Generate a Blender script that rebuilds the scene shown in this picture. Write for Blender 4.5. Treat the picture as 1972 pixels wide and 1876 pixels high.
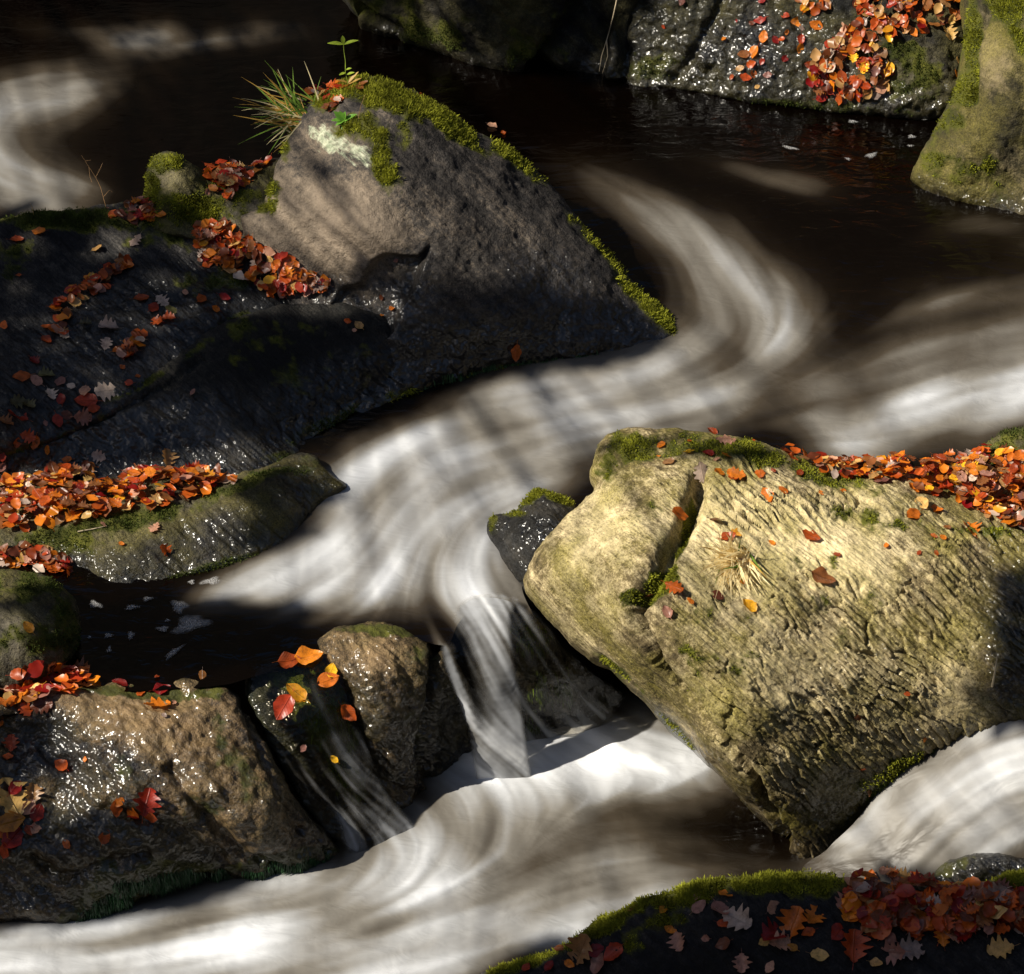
import bpy, math, random
import numpy as np
from mathutils import Vector, Matrix, Quaternion
from mathutils.bvhtree import BVHTree

random.seed(7); RNG = np.random.default_rng(7)
for o in list(bpy.data.objects): bpy.data.objects.remove(o)
SC = bpy.context.scene
COL = SC.collection

# ------------------------------------------------------------------ camera
PITCH = math.radians(35.0); DIST = 11.0; SPAN = 3.5
IW, IH = 1972.0, 1876.0                       # pixel units used for measuring the photograph
F = IW*DIST/SPAN
TGT = np.array([0.0, 0.0, 0.6])
FWD = np.array([0.0, math.cos(PITCH), -math.sin(PITCH)])
RIGHT = np.array([1.0, 0.0, 0.0])
UP = np.array([0.0, math.sin(PITCH), math.cos(PITCH)])
CAM = TGT - FWD*DIST
cd = bpy.data.cameras.new('camera'); co = bpy.data.objects.new('camera', cd); COL.objects.link(co)
co.location = CAM; co.rotation_euler = (math.pi/2-PITCH, 0, 0)
cd.sensor_width = 36; cd.lens = 36*DIST/SPAN; cd.clip_end = 500; cd.clip_start = 0.1
SC.camera = co
SC.render.resolution_x = 1024; SC.render.resolution_y = 974

# ------------------------------------------------------------------ light
SUN = np.array([-0.70, -0.20, 0.68]); SUN /= np.linalg.norm(SUN)
w = bpy.data.worlds.new('World'); SC.world = w; w.use_nodes = True
nt = w.node_tree; bg = nt.nodes['Background']
sky = nt.nodes.new('ShaderNodeTexSky'); sky.sky_type = 'NISHITA'; sky.sun_disc = False
sky.sun_elevation = math.asin(SUN[2]); sky.sun_rotation = math.atan2(SUN[0], SUN[1])
nt.links.new(sky.outputs[0], bg.inputs[0]); bg.inputs[1].default_value = 0.055
sl = bpy.data.lights.new('sun', 'SUN'); so = bpy.data.objects.new('sun', sl); COL.objects.link(so)
sl.energy = 5.0; sl.angle = math.radians(0.55); sl.color = (1.0, 0.93, 0.80)
so.rotation_euler = Vector(SUN).to_track_quat('Z', 'Y').to_euler(); so.location = (-8, 3, 9)
vs = SC.view_settings; vs.view_transform = 'Standard'; vs.look = 'None'; vs.gamma = 1.0
vs.exposure = 0.9

# ------------------------------------------------------------------ maths helpers
def rays(px, py):
    px = np.asarray(px, float); py = np.asarray(py, float)
    return FWD[None]+RIGHT[None]*((px-IW/2)/F)[:, None]-UP[None]*((py-IH/2)/F)[:, None]
def t_z(px, py, z):
    return (z-CAM[2])/rays(np.atleast_1d(px), np.atleast_1d(py))[:, 2]
def t_y(px, py, y):
    return (y-CAM[1])/rays(np.atleast_1d(px), np.atleast_1d(py))[:, 1]
def pos_z(px, py, z):
    return CAM+rays([px], [py])[0]*t_z(px, py, z)[0]
def smooth(x): x = np.clip(x, 0, 1); return x*x*(3-2*x)

_perm = np.random.default_rng(3).permutation(256); _perm = np.concatenate([_perm]*3)
_grad = np.random.default_rng(4).normal(size=(256, 3)); _grad /= np.linalg.norm(_grad, axis=1)[:, None]
def perlin(p):
    i = np.floor(p).astype(int); f = p-i; i &= 255
    u = f*f*f*(f*(f*6-15)+10)
    out = 0
    for dx in (0, 1):
        wx = u[:, 0] if dx else 1-u[:, 0]
        for dy in (0, 1):
            wy = u[:, 1] if dy else 1-u[:, 1]
            for dz in (0, 1):
                wz = u[:, 2] if dz else 1-u[:, 2]
                h = _perm[_perm[_perm[(i[:, 0]+dx) & 255]+((i[:, 1]+dy) & 255)]+((i[:, 2]+dz) & 255)]
                g = _grad[h]
                out = out+wx*wy*wz*(g[:, 0]*(f[:, 0]-dx)+g[:, 1]*(f[:, 1]-dy)+g[:, 2]*(f[:, 2]-dz))
    return out*1.5
def fbm(p, oct=4, gain=0.5):
    a = 1.0; s = 0; q = p.copy()
    for k in range(oct):
        s = s+a*perlin(q); q = q*2.03+17.3; a *= gain
    return s
def noise2(x, y, sc, seed=0, oct=3):
    return fbm(np.stack([np.asarray(x)/sc, np.asarray(y)/sc, np.full(np.shape(x), seed*7.31)], 1), oct)
def worley(u, v, seed=0):
    iu = np.floor(u).astype(int); iv = np.floor(v).astype(int)
    f1 = np.full(u.shape, 9.0); f2 = np.full(u.shape, 9.0); rid = np.zeros(u.shape); dv = np.zeros(u.shape)
    for a in (-1, 0, 1):
        for b in (-1, 0, 1):
            h = _perm[_perm[(iu+a+seed*13) & 255]+((iv+b) & 255)]
            cu = iu+a+0.15+0.7*_perm[h+31]/255.0; cv = iv+b+0.15+0.7*_perm[h+87]/255.0
            d = np.hypot(u-cu, v-cv)
            m = d < f1
            f2 = np.where(m, f1, np.minimum(f2, d)); rid = np.where(m, _perm[h+140]/255.0, rid)
            dv = np.where(m, v-cv, dv); f1 = np.where(m, d, f1)
    return f1, f2, rid, dv

# strata frame (bedding runs down to the right, towards the viewer)
E1 = np.array([0.74, -0.42, -0.52]); E1 /= np.linalg.norm(E1)
E2 = np.cross(E1, FWD); E2 /= np.linalg.norm(E2); E3 = np.cross(E1, E2)

def catmull(pts, closed=True, seg=6.0):
    P = np.array(pts, float); n = len(P); out = []
    rng = range(n) if closed else range(n-1)
    for i in rng:
        if closed: a, b, c, d = P[(i-1) % n], P[i], P[(i+1) % n], P[(i+2) % n]
        else: a, b, c, d = P[max(i-1, 0)], P[i], P[i+1], P[min(i+2, n-1)]
        k = max(2, int(np.linalg.norm(c-b)/seg))
        t = np.arange(k)[:, None]/k
        cr = 0.5*((2*b)+(-a+c)*t+(2*a-5*b+4*c-d)*t*t+(-a+3*b-3*c+d)*t**3)
        ln = b+(c-b)*t
        out.append(0.6*cr+0.4*ln)
    if not closed: out.append(P[-1:])
    return np.concatenate(out)
def inside(px, py, poly):
    r = np.zeros(px.shape, bool); x, y = poly[:, 0], poly[:, 1]
    x2, y2 = np.roll(x, -1), np.roll(y, -1)
    for a, b, c, d in zip(x, y, x2, y2):
        if b == d: continue
        m = ((b > py) != (d > py)) & (px < (c-a)*(py-b)/(d-b)+a)
        r ^= m
    return r
def near_poly(px, py, poly, closed=True):
    A = poly; B = np.roll(poly, -1, axis=0)
    if not closed: A = A[:-1]; B = B[:-1]
    best = np.full(px.shape, 1e9); bx = px.copy(); by = py.copy()
    for (ax, ay), (cx, cy) in zip(A, B):
        dx, dy = cx-ax, cy-ay; L = dx*dx+dy*dy+1e-9
        t = np.clip(((px-ax)*dx+(py-ay)*dy)/L, 0, 1)
        qx, qy = ax+t*dx, ay+t*dy; d = (px-qx)**2+(py-qy)**2
        m = d < best; best[m] = d[m]; bx[m] = qx[m]; by[m] = qy[m]
    return np.sqrt(best), bx, by
def tps(cx, cy, cv, x, y, reg=1e-3):
    c = np.stack([cx, cy], 1)/500.0; n = len(c)
    def K(a, b):
        r2 = ((a[:, None]-b[None])**2).sum(2)+1e-12
        return 0.5*r2*np.log(r2)
    A = np.zeros((n+3, n+3)); A[:n, :n] = K(c, c)+reg*np.eye(n)
    A[:n, n] = 1; A[:n, n+1:] = c; A[n, :n] = 1; A[n+1:, :n] = c.T
    s = np.linalg.solve(A, np.concatenate([cv, np.zeros(3)]))
    q = np.stack([x, y], 1)/500.0; out = np.empty(len(q))
    for i in range(0, len(q), 20000):
        k = q[i:i+20000]
        out[i:i+20000] = K(k, c)@s[:n]+s[n]+k@s[n+1:]
    return out
def blobs(px, py, L):
    out = np.zeros(px.shape)
    for b in L:
        x, y, rx, ry, v = b[:5]; a = math.radians(b[5]) if len(b) > 5 else 0
        dx, dy = px-x, py-y
        u = (dx*math.cos(a)+dy*math.sin(a))/rx; vv = (-dx*math.sin(a)+dy*math.cos(a))/ry
        out = np.maximum(out, v*smooth(1.25-np.sqrt(u*u+vv*vv)))
    return out

# ------------------------------------------------------------------ object helpers
def tag(o, label=None, cat=None, group=None, kind=None):
    if label: o['label'] = label
    if cat: o['category'] = cat
    if group: o['group'] = group
    if kind: o['kind'] = kind
    return o
def mesh_np(name, V, Fq, mat=None, parent=None, attrs=None, smooth_=True, tris=None):
    me = bpy.data.meshes.new(name); V = np.asarray(V, np.float32)
    nf = len(Fq); nt_ = 0 if tris is None else len(tris)
    me.vertices.add(len(V)); me.vertices.foreach_set('co', V.ravel())
    loops = np.asarray(Fq, np.int32).ravel() if nf else np.zeros(0, np.int32)
    k = np.asarray(Fq).shape[1] if nf else 4
    starts = np.arange(nf)*k; tot = np.full(nf, k)
    if nt_:
        loops = np.concatenate([loops, np.asarray(tris, np.int32).ravel()])
        starts = np.concatenate([starts, nf*k+np.arange(nt_)*3]); tot = np.concatenate([tot, np.full(nt_, 3)])
    me.loops.add(len(loops)); me.loops.foreach_set('vertex_index', loops.astype(np.int32))
    me.polygons.add(nf+nt_); me.polygons.foreach_set('loop_start', starts.astype(np.int32))
    me.polygons.foreach_set('loop_total', tot.astype(np.int32))
    me.polygons.foreach_set('use_smooth', np.full(nf+nt_, smooth_))
    me.update(calc_edges=True); me.validate()
    if attrs:
        for kx, v in attrs.items():
            a = me.attributes.new(kx, 'FLOAT', 'POINT'); a.data.foreach_set('value', np.asarray(v, np.float32))
    if mat: me.materials.append(mat)
    o = bpy.data.objects.new(name, me); COL.objects.link(o)
    if parent: o.parent = parent
    return o
def empty(name, loc=(0, 0, 0)):
    o = bpy.data.objects.new(name, None); COL.objects.link(o); o.location = loc; o.empty_display_size = .05; return o
def tube(pts, rad, n=6):
    P = np.array(pts, float); m = len(P); rad = np.broadcast_to(rad, (m,))
    T = np.gradient(P, axis=0); T /= np.linalg.norm(T, axis=1)[:, None]+1e-9
    ref = np.array([0.31, 0.17, 0.93]); V = []
    for i in range(m):
        a = np.cross(T[i], ref); a /= np.linalg.norm(a)+1e-9; b = np.cross(T[i], a)
        an = np.arange(n)*2*math.pi/n
        V.append(P[i]+rad[i]*(np.cos(an)[:, None]*a+np.sin(an)[:, None]*b))
    V = np.concatenate(V); Q = []
    for i in range(m-1):
        for j in range(n):
            Q.append((i*n+j, i*n+(j+1) % n, (i+1)*n+(j+1) % n, (i+1)*n+j))
    return V, Q

# ------------------------------------------------------------------ materials
class NT:
    def __init__(s, name):
        s.m = bpy.data.materials.new(name); s.m.use_nodes = True; s.t = s.m.node_tree
        s.t.nodes.clear(); s.out = s.n('ShaderNodeOutputMaterial')
    def n(s, typ, **k):
        x = s.t.nodes.new(typ)
        for a, b in k.items(): setattr(x, a, b)
        return x
    def l(s, a, b): s.t.links.new(a, b)
    def val(s, sock, v):
        if hasattr(v, 'is_output') or isinstance(v, bpy.types.NodeSocket): s.l(v, sock)
        else: sock.default_value = v
    def attr(s, name): return s.n('ShaderNodeAttribute', attribute_name=name).outputs['Fac']
    def coord(s): return s.n('ShaderNodeTexCoord').outputs['Object']
    def math(s, op, a, b=0.0, c=None, clamp=False):
        x = s.n('ShaderNodeMath', operation=op, use_clamp=clamp); s.val(x.inputs[0], a); s.val(x.inputs[1], b)
        if c is not None: s.val(x.inputs[2], c)
        return x.outputs[0]
    def noise(s, vec, scale, detail=4, rough=.55, dist=0):
        x = s.n('ShaderNodeTexNoise'); s.l(vec, x.inputs['Vector']); x.inputs['Scale'].default_value = scale
        x.inputs['Detail'].default_value = detail; x.inputs['Roughness'].default_value = rough
        x.inputs['Distortion'].default_value = dist; return x.outputs['Fac']
    def ramp(s, f, stops):
        x = s.n('ShaderNodeValToRGB'); s.l(f, x.inputs[0]); e = x.color_ramp.elements
        while len(e) < len(stops): e.new(.5)
        for i, (p, c) in enumerate(stops):
            e[i].position = p; e[i].color = (c, c, c, 1) if isinstance(c, (int, float)) else (*c, 1)
        return x.outputs[0]
    def mix(s, f, a, b, blend='MIX'):
        x = s.n('ShaderNodeMix', data_type='RGBA', blend_type=blend); s.val(x.inputs[0], f)
        s.val(x.inputs[6], a if not isinstance(a, tuple) else (*a, 1)); s.val(x.inputs[7], b if not isinstance(b, tuple) else (*b, 1))
        return x.outputs[2]
    def bump(s, h, strength, dist, nrm=None):
        x = s.n('ShaderNodeBump'); s.l(h, x.inputs['Height']); x.inputs['Strength'].default_value = strength
        x.inputs['Distance'].default_value = dist
        if nrm: s.l(nrm, x.inputs['Normal'])
        return x.outputs[0]

def strata_coord(k, a=1, b=8, c=5):
    """object coordinates turned into the bedding frame and squeezed across it"""
    co_ = k.coord(); out = k.n('ShaderNodeCombineXYZ')
    for i, (e, s_) in enumerate(((E1, a), (E2, b), (E3, c))):
        d = k.n('ShaderNodeVectorMath', operation='DOT_PRODUCT'); k.l(co_, d.inputs[0]); d.inputs[1].default_value = tuple(e*s_)
        k.l(d.outputs['Value'], out.inputs[i])
    return co_, out.outputs[0]

def mat_rock(name, dark, mid, light, olive=0.0, flake=.6, gl=22, shift=-.41, grain=1.0, wetmul=0.42, bump=1.0, rough=.78, moss_c=((.018, .022, .004), (.085, .085, .012))):
    k = NT(name); co_, st = strata_coord(k, 2.0, 26, 14)
    n1 = k.noise(co_, 3.2, 4, .6, .4); n2 = k.noise(st, 1.0, 4, .65); n3 = k.noise(co_, 42, 3, .7)
    f = k.math('ADD', k.math('MULTIPLY', n1, .55), k.math('ADD', k.math('MULTIPLY', n2, .45), k.math('MULTIPLY', n3, .45)))
    n4 = k.noise(co_, 170, 2, .7)
    f = k.math('ADD', k.math('ADD', f, shift), k.math('MULTIPLY', n4, .34))
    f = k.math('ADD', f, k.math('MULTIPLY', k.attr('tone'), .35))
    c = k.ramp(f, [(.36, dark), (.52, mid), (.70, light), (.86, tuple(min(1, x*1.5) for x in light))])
    if olive > 0:
        on = k.ramp(k.noise(co_, 5.5, 6, .62), [(.40, 0.0), (.62, 1.0)])
        c = k.mix(k.math('MULTIPLY', on, olive), c, k.ramp(n4, [(.3, (.055, .050, .009)), (.7, (.27, .225, .038))]))
    # lichen
    li = k.attr('lichen'); ln = k.noise(st, 2.3, 5, .7, .5)
    lf = k.ramp(k.math('ADD', k.math('MULTIPLY', li, .5), k.math('MULTIPLY', ln, .7)), [(.62, 0.0), (.76, .9)])
    c = k.mix(lf, c, k.ramp(n3, [(.35, (.20, .23, .15)), (.65, (.50, .52, .38))]))
    # moss stain
    mo = k.attr('moss'); mn = k.noise(co_, 55, 4, .7); mn2 = k.noise(co_, 9, 5, .65)
    mf = k.ramp(k.math('ADD', mo, k.math('MULTIPLY', k.math('ADD', mn, mn2), .45)), [(.72, 0.0), (.98, 1.0)])
    mcol = k.ramp(mn2, [(.35, moss_c[0]), (.66, moss_c[1])])
    c = k.mix(mf, c, mcol)
    wet = k.attr('wet')
    wn = k.ramp(k.noise(co_, 14, 4, .6), [(.35, .55), (.6, 1.0)])
    wf = k.math('MULTIPLY', wet, wn, clamp=True)
    c = k.mix(wf, c, k.mix(1.0, c, (wetmul, wetmul*.96, wetmul*.92), 'MULTIPLY'))
    b = k.n('ShaderNodeBsdfPrincipled'); k.l(c, b.inputs['Base Color'])
    rr = k.math('SUBTRACT', rough, k.math('MULTIPLY', wf, .56))
    rr = k.math('ADD', rr, k.math('MULTIPLY', n3, .12)); rr = k.math('ADD', rr, k.math('MULTIPLY', mf, .2))
    k.l(rr, b.inputs['Roughness'])
    b.inputs['Specular IOR Level'].default_value = .22
    h1 = k.noise(co_, 95, 3, .75); h2 = k.noise(st, 4.0, 2, .7)
    nb = k.bump(h1, .75*bump*grain, .012); nb = k.bump(h2, .8*flake*bump, .010, nb)
    vor = k.n('ShaderNodeTexVoronoi', feature='F1'); k.l(st, vor.inputs['Vector']); vor.inputs['Scale'].default_value = 3.6
    nb = k.bump(vor.outputs['Distance'], flake*bump, .007, nb)
    k.l(nb, b.inputs['Normal'])
    k.l(wf, b.inputs['Coat Weight']); b.inputs['Coat Roughness'].default_value = .21; b.inputs['Coat IOR'].default_value = 1.5
    h5 = k.noise(co_, gl, 1, .5); h6 = k.noise(co_, 80, 0); cb = k.bump(h5, 1.0, .034*bump); cb = k.bump(h6, 1.0, .005*bump, cb); k.l(cb, b.inputs['Coat Normal'])
    k.l(b.outputs[0], k.out.inputs[0]); return k.m

M = {}
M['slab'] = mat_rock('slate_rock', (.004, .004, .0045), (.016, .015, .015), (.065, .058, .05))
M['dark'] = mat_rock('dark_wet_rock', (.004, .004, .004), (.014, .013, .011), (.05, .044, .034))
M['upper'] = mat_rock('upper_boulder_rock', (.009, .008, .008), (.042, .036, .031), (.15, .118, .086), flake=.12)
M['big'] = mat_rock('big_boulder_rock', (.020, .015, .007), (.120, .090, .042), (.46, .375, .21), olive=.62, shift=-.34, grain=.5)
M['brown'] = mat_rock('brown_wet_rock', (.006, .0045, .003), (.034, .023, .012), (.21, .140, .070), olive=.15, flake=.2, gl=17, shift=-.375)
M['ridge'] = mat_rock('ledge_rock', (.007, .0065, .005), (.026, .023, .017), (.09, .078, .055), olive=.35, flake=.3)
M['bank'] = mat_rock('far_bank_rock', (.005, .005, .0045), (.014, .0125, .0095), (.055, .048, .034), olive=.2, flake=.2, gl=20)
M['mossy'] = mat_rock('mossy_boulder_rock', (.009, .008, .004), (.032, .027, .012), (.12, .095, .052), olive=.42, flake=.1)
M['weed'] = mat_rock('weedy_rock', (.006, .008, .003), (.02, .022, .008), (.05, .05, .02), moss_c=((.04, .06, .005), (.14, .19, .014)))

def simple(name, col, rough=.7, var=.35, scale=30, trans=0.0, spec=.3):
    k = NT(name); n = k.noise(k.coord(), scale, 3)
    c = k.ramp(n, [(.3, tuple(x*(1-var) for x in col)), (.7, tuple(min(1, x*(1+var)) for x in col))])
    b = k.n('ShaderNodeBsdfPrincipled'); k.l(c, b.inputs['Base Color']); b.inputs['Roughness'].default_value = rough
    b.inputs['Specular IOR Level'].default_value = spec
    if trans > 0:
        t = k.n('ShaderNodeBsdfTranslucent'); k.l(c, t.inputs[0]); m = k.n('ShaderNodeMixShader'); m.inputs[0].default_value = trans
        k.l(b.outputs[0], m.inputs[1]); k.l(t.outputs[0], m.inputs[2]); k.l(m.outputs[0], k.out.inputs[0])
    else: k.l(b.outputs[0], k.out.inputs[0])
    return k.m
M['moss'] = simple('moss_fronds', (.21, .215, .020), .8, .6, 14, .35, .1)
M['mossdark'] = simple('dark_moss_fronds', (.050, .065, .012), .8, .6, 14, .3, .1)
M['algae'] = simple('wet_algae_strands', (.024, .070, .026), .35, .6, 25, .2, .5)
M['weedfrond'] = simple('green_water_weed', (.12, .19, .016), .5, .6, 20, .35)
M['bark'] = simple('shade_tree_bark', (.06, .05, .04), .85, .4, 12)
M['foliage'] = simple('tree_leaf', (.09, .07, .02), .6, .4, 8, .15)
M['ground'] = simple('leaf_litter_soil', (.016, .011, .007), .95, .6, 3)
M['blade_green'] = simple('grass_green', (.13, .22, .03), .5, .35, 30, .35)
M['blade_straw'] = simple('grass_straw', (.88, .74, .42), .5, .15, 30, .45)
M['blade_gold'] = simple('grass_gold', (.40, .24, .05), .5, .3, 30, .3)
M['stem'] = simple('dry_stem', (.20, .11, .045), .7, .3, 30)
M['palestem'] = simple('pale_root', (.42, .34, .22), .7, .3, 30)
M['plant'] = simple('plant_leaf', (.13, .30, .035), .4, .35, 40, .35)
M['sapling'] = simple('sapling_leaf', (.26, .34, .03), .45, .35, 40, .4)

LEAFCOL = {'orange': (.62, .140, .010), 'red': (.44, .045, .008), 'yellow': (.80, .36, .015), 'pink': (.50, .235, .16),
           'pale': (.58, .43, .34), 'tan': (.55, .30, .10), 'brown': (.24, .075, .022), 'olive': (.13, .11, .035)}
def mat_leaf(name, col):
    k = NT(name+'_leaf'); co_ = k.coord()
    sx = k.n('ShaderNodeSeparateXYZ'); k.l(co_, sx.inputs[0])
    ax = k.math('ABSOLUTE', sx.outputs[0])
    v = k.math('SUBTRACT', sx.outputs[1], k.math('MULTIPLY', ax, .9))
    vein = k.math('ABSOLUTE', k.math('SINE', k.math('MULTIPLY', v, 26)))
    vein = k.ramp(vein, [(0.0, 1.0), (.22, 0.0)]); mid = k.ramp(ax, [(0.0, 1.0), (.022, 0.0)])
    vv = k.math('MAXIMUM', k.math('MULTIPLY', vein, .55), mid)
    oi = k.n('ShaderNodeObjectInfo'); geo = k.n('ShaderNodeNewGeometry'); rnd = k.math('FRACT', k.math('ADD', oi.outputs['Random'], k.math('MULTIPLY', geo.outputs['Random Per Island'], 3.7))); off = k.n('ShaderNodeVectorMath', operation='ADD'); k.l(co_, off.inputs[0])
    cmb = k.n('ShaderNodeCombineXYZ'); k.l(k.math('MULTIPLY', rnd, 40), cmb.inputs[0]); k.l(cmb.outputs[0], off.inputs[1])
    n = k.noise(off.outputs[0], 4, 5, .65)
    c = k.ramp(n, [(.28, tuple(x*.45 for x in col)), (.5, col), (.75, tuple(min(1, x*1.35+.01) for x in col))])
    spots = k.ramp(k.noise(off.outputs[0], 17, 3, .6), [(.66, 0.0), (.72, 1.0)])
    c = k.mix(k.math('MULTIPLY', spots, .7), c, tuple(x*.25 for x in col))
    c = k.mix(k.math('MULTIPLY', vv, .35), c, tuple(min(1, x*1.4+.04) for x in col))
    hs = k.n('ShaderNodeHueSaturation'); k.l(c, hs.inputs['Color']); k.l(k.math('ADD', .40, k.math('MULTIPLY', rnd, .80)), hs.inputs['Value'])
    k.l(k.math('ADD', .485, k.math('MULTIPLY', rnd, .03)), hs.inputs['Hue'])
    c = hs.outputs[0]
    b = k.n('ShaderNodeBsdfPrincipled'); k.l(c, b.inputs['Base Color']); b.inputs['Roughness'].default_value = .38
    b.inputs['Specular IOR Level'].default_value = .45
    k.l(k.bump(vv, .5, .03), b.inputs['Normal'])
    t = k.n('ShaderNodeBsdfTranslucent'); k.l(c, t.inputs[0]); m = k.n('ShaderNodeMixShader'); m.inputs[0].default_value = .36
    k.l(b.outputs[0], m.inputs[1]); k.l(t.outputs[0], m.inputs[2]); k.l(m.outputs[0], k.out.inputs[0]); return k.m
for c_ in LEAFCOL: M['leaf_'+c_] = mat_leaf(c_, LEAFCOL[c_])

def mat_water(name, film=False):
    k = NT(name); co_ = k.coord(); f = k.attr('foam')
    c = k.ramp(f, [(0.0, (.0009, .0004, .0002)), (.11, (.0045, .0028, .0014)), (.26, (.038, .030, .021)), (.42, (.135, .125, .109)), (.60, (.28, .283, .287)), (.80, (.50, .512, .535)), (1.0, (.88, .89, .90))])
    b = k.n('ShaderNodeBsdfPrincipled'); k.l(c, b.inputs['Base Color'])
    k.l(k.ramp(f, [(0, .09), (.12, .3), (.5, .55)]), b.inputs['Roughness']); b.inputs['IOR'].default_value = 1.33
    mp = k.n('ShaderNodeMapping'); k.l(co_, mp.inputs[0]); mp.inputs['Scale'].default_value = (1, 2.2, 1)
    h = k.noise(mp.outputs[0], 7, 3, .5, .6)
    k.l(k.bump(h, .18, .05), b.inputs['Normal'])
    if not film: k.l(b.outputs[0], k.out.inputs[0])
    else:
        ed = k.attr('edge'); tr = k.n('ShaderNodeBsdfTransparent'); k.l(k.mix(ed, (1., 1., 1.), (.80, .74, .62)), tr.inputs[0])
        gl = k.n('ShaderNodeBsdfGlossy'); gl.inputs['Roughness'].default_value = .16
        fr = k.n('ShaderNodeFresnel'); fr.inputs[0].default_value = 1.33
        hb = k.bump(h, .3, .05); k.l(hb, gl.inputs['Normal']); k.l(hb, fr.inputs['Normal'])
        m1 = k.n('ShaderNodeMixShader'); k.l(k.math('MULTIPLY', fr.outputs[0], ed), m1.inputs[0]); k.l(tr.outputs[0], m1.inputs[1]); k.l(gl.outputs[0], m1.inputs[2])
        tl = k.n('ShaderNodeBsdfTranslucent'); k.l(c, tl.inputs[0]); m0 = k.n('ShaderNodeMixShader'); m0.inputs[0].default_value = .35
        k.l(b.outputs[0], m0.inputs[1]); k.l(tl.outputs[0], m0.inputs[2])
        m2 = k.n('ShaderNodeMixShader'); k.l(k.attr('cover'), m2.inputs[0]); k.l(m1.outputs[0], m2.inputs[1]); k.l(m0.outputs[0], m2.inputs[2])
        k.l(m2.outputs[0], k.out.inputs[0])
    return k.m
M['water'] = mat_water('peaty_water'); M['film'] = mat_water('thin_falling_water', True)

# ------------------------------------------------------------------ relief builder: a traced outline, real heights, closed behind
ALLV, ALLF, FID, NVERT = [], [], [], [0]
SURF = []
def register(name, V, Q):
    ALLV.append(np.asarray(V)); ALLF.append(np.asarray(Q)+NVERT[0]); NVERT[0] += len(V)
    FID.extend([len(SURF)]*len(Q)); SURF.append(name)
def ctrl_t(ctrl):
    x = np.array([c[0] for c in ctrl], float); y = np.array([c[1] for c in ctrl], float)
    t = np.array([(t_z if c[2] == 'z' else t_y)(c[0], c[1], c[3])[0] for c in ctrl])
    return x, y, t
def relief(outline, depth_fn, step, jit=2.2, seed=0, corners=False):
    poly = np.array(outline, float) if corners else catmull(outline)
    if jit > 0:
        s = np.arange(len(poly))*6.0; c = np.roll(poly, -1, 0)-np.roll(poly, 1, 0); c /= np.linalg.norm(c, axis=1)[:, None]+1e-9
        nn = np.stack([c[:, 1], -c[:, 0]], 1)
        a = noise2(poly[:, 0], poly[:, 1], 38, seed, 4)*jit*1.6
        poly = poly+nn*a[:, None]
    x0, y0 = poly.min(0)-step; x1, y1 = poly.max(0)+step
    gx = np.arange(x0, x1+step, step); gy = np.arange(y0, y1+step, step)
    nx, ny = len(gx), len(gy)
    GX, GY = np.meshgrid(gx, gy); 
    cxx, cyy = (GX[:-1, :-1]+step/2).ravel(), (GY[:-1, :-1]+step/2).ravel()
    keep = inside(cxx, cyy, poly)
    ii, jj = np.divmod(np.nonzero(keep)[0], nx-1)
    a = ii*nx+jj
    Q = np.stack([a, a+nx, a+nx+1, a+1], 1)           # faces towards the camera
    used, inv = np.unique(Q, return_inverse=True); Q = inv.reshape(Q.shape)
    px, py = GX.ravel()[used].copy(), GY.ravel()[used].copy()
    # boundary edges
    E = np.concatenate([Q[:, [0, 1]], Q[:, [1, 2]], Q[:, [2, 3]], Q[:, [3, 0]]])
    key = E.min(1).astype(np.int64)*len(px)+E.max(1); u, idx, cnt = np.unique(key, return_index=True, return_counts=True)
    BE = E[idx[cnt == 1]]; bv = np.unique(BE)
    d, qx, qy = near_poly(px[bv], py[bv], poly); px[bv] = qx; py[bv] = qy
    d, _, _ = near_poly(px, py, poly); d[bv] = 0
    return px, py, Q, BE, d, poly
def vert_normals(V, Q):
    n = np.cross(V[Q[:, 2]]-V[Q[:, 0]], V[Q[:, 3]]-V[Q[:, 1]]); N = np.zeros_like(V)
    for i in range(4): np.add.at(N, Q[:, i], n)
    return N/(np.linalg.norm(N, axis=1)[:, None]+1e-12)
def std_disp(amp=1.0, lump=.022, strata=.007, fine=.0022, freq=30, mid=.003):
    def fn(px, py, P, N):
        st = np.stack([P@E1*2.2, P@E2*freq, P@E3*freq*.5], 1)
        l = fbm(P*3.1+5, 4)*lump
        s = fbm(st+3, 3, .6); s = (1-np.abs(s)*1.8)*strata*(.55+.45*np.clip(fbm(P*4+9, 2)+.5, 0, 1.5))
        return amp*(l+s+fbm(P*19+3, 3, .55)*mid+fbm(P*46, 3, .6)*fine)
    return fn
ROCKV = {}
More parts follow.
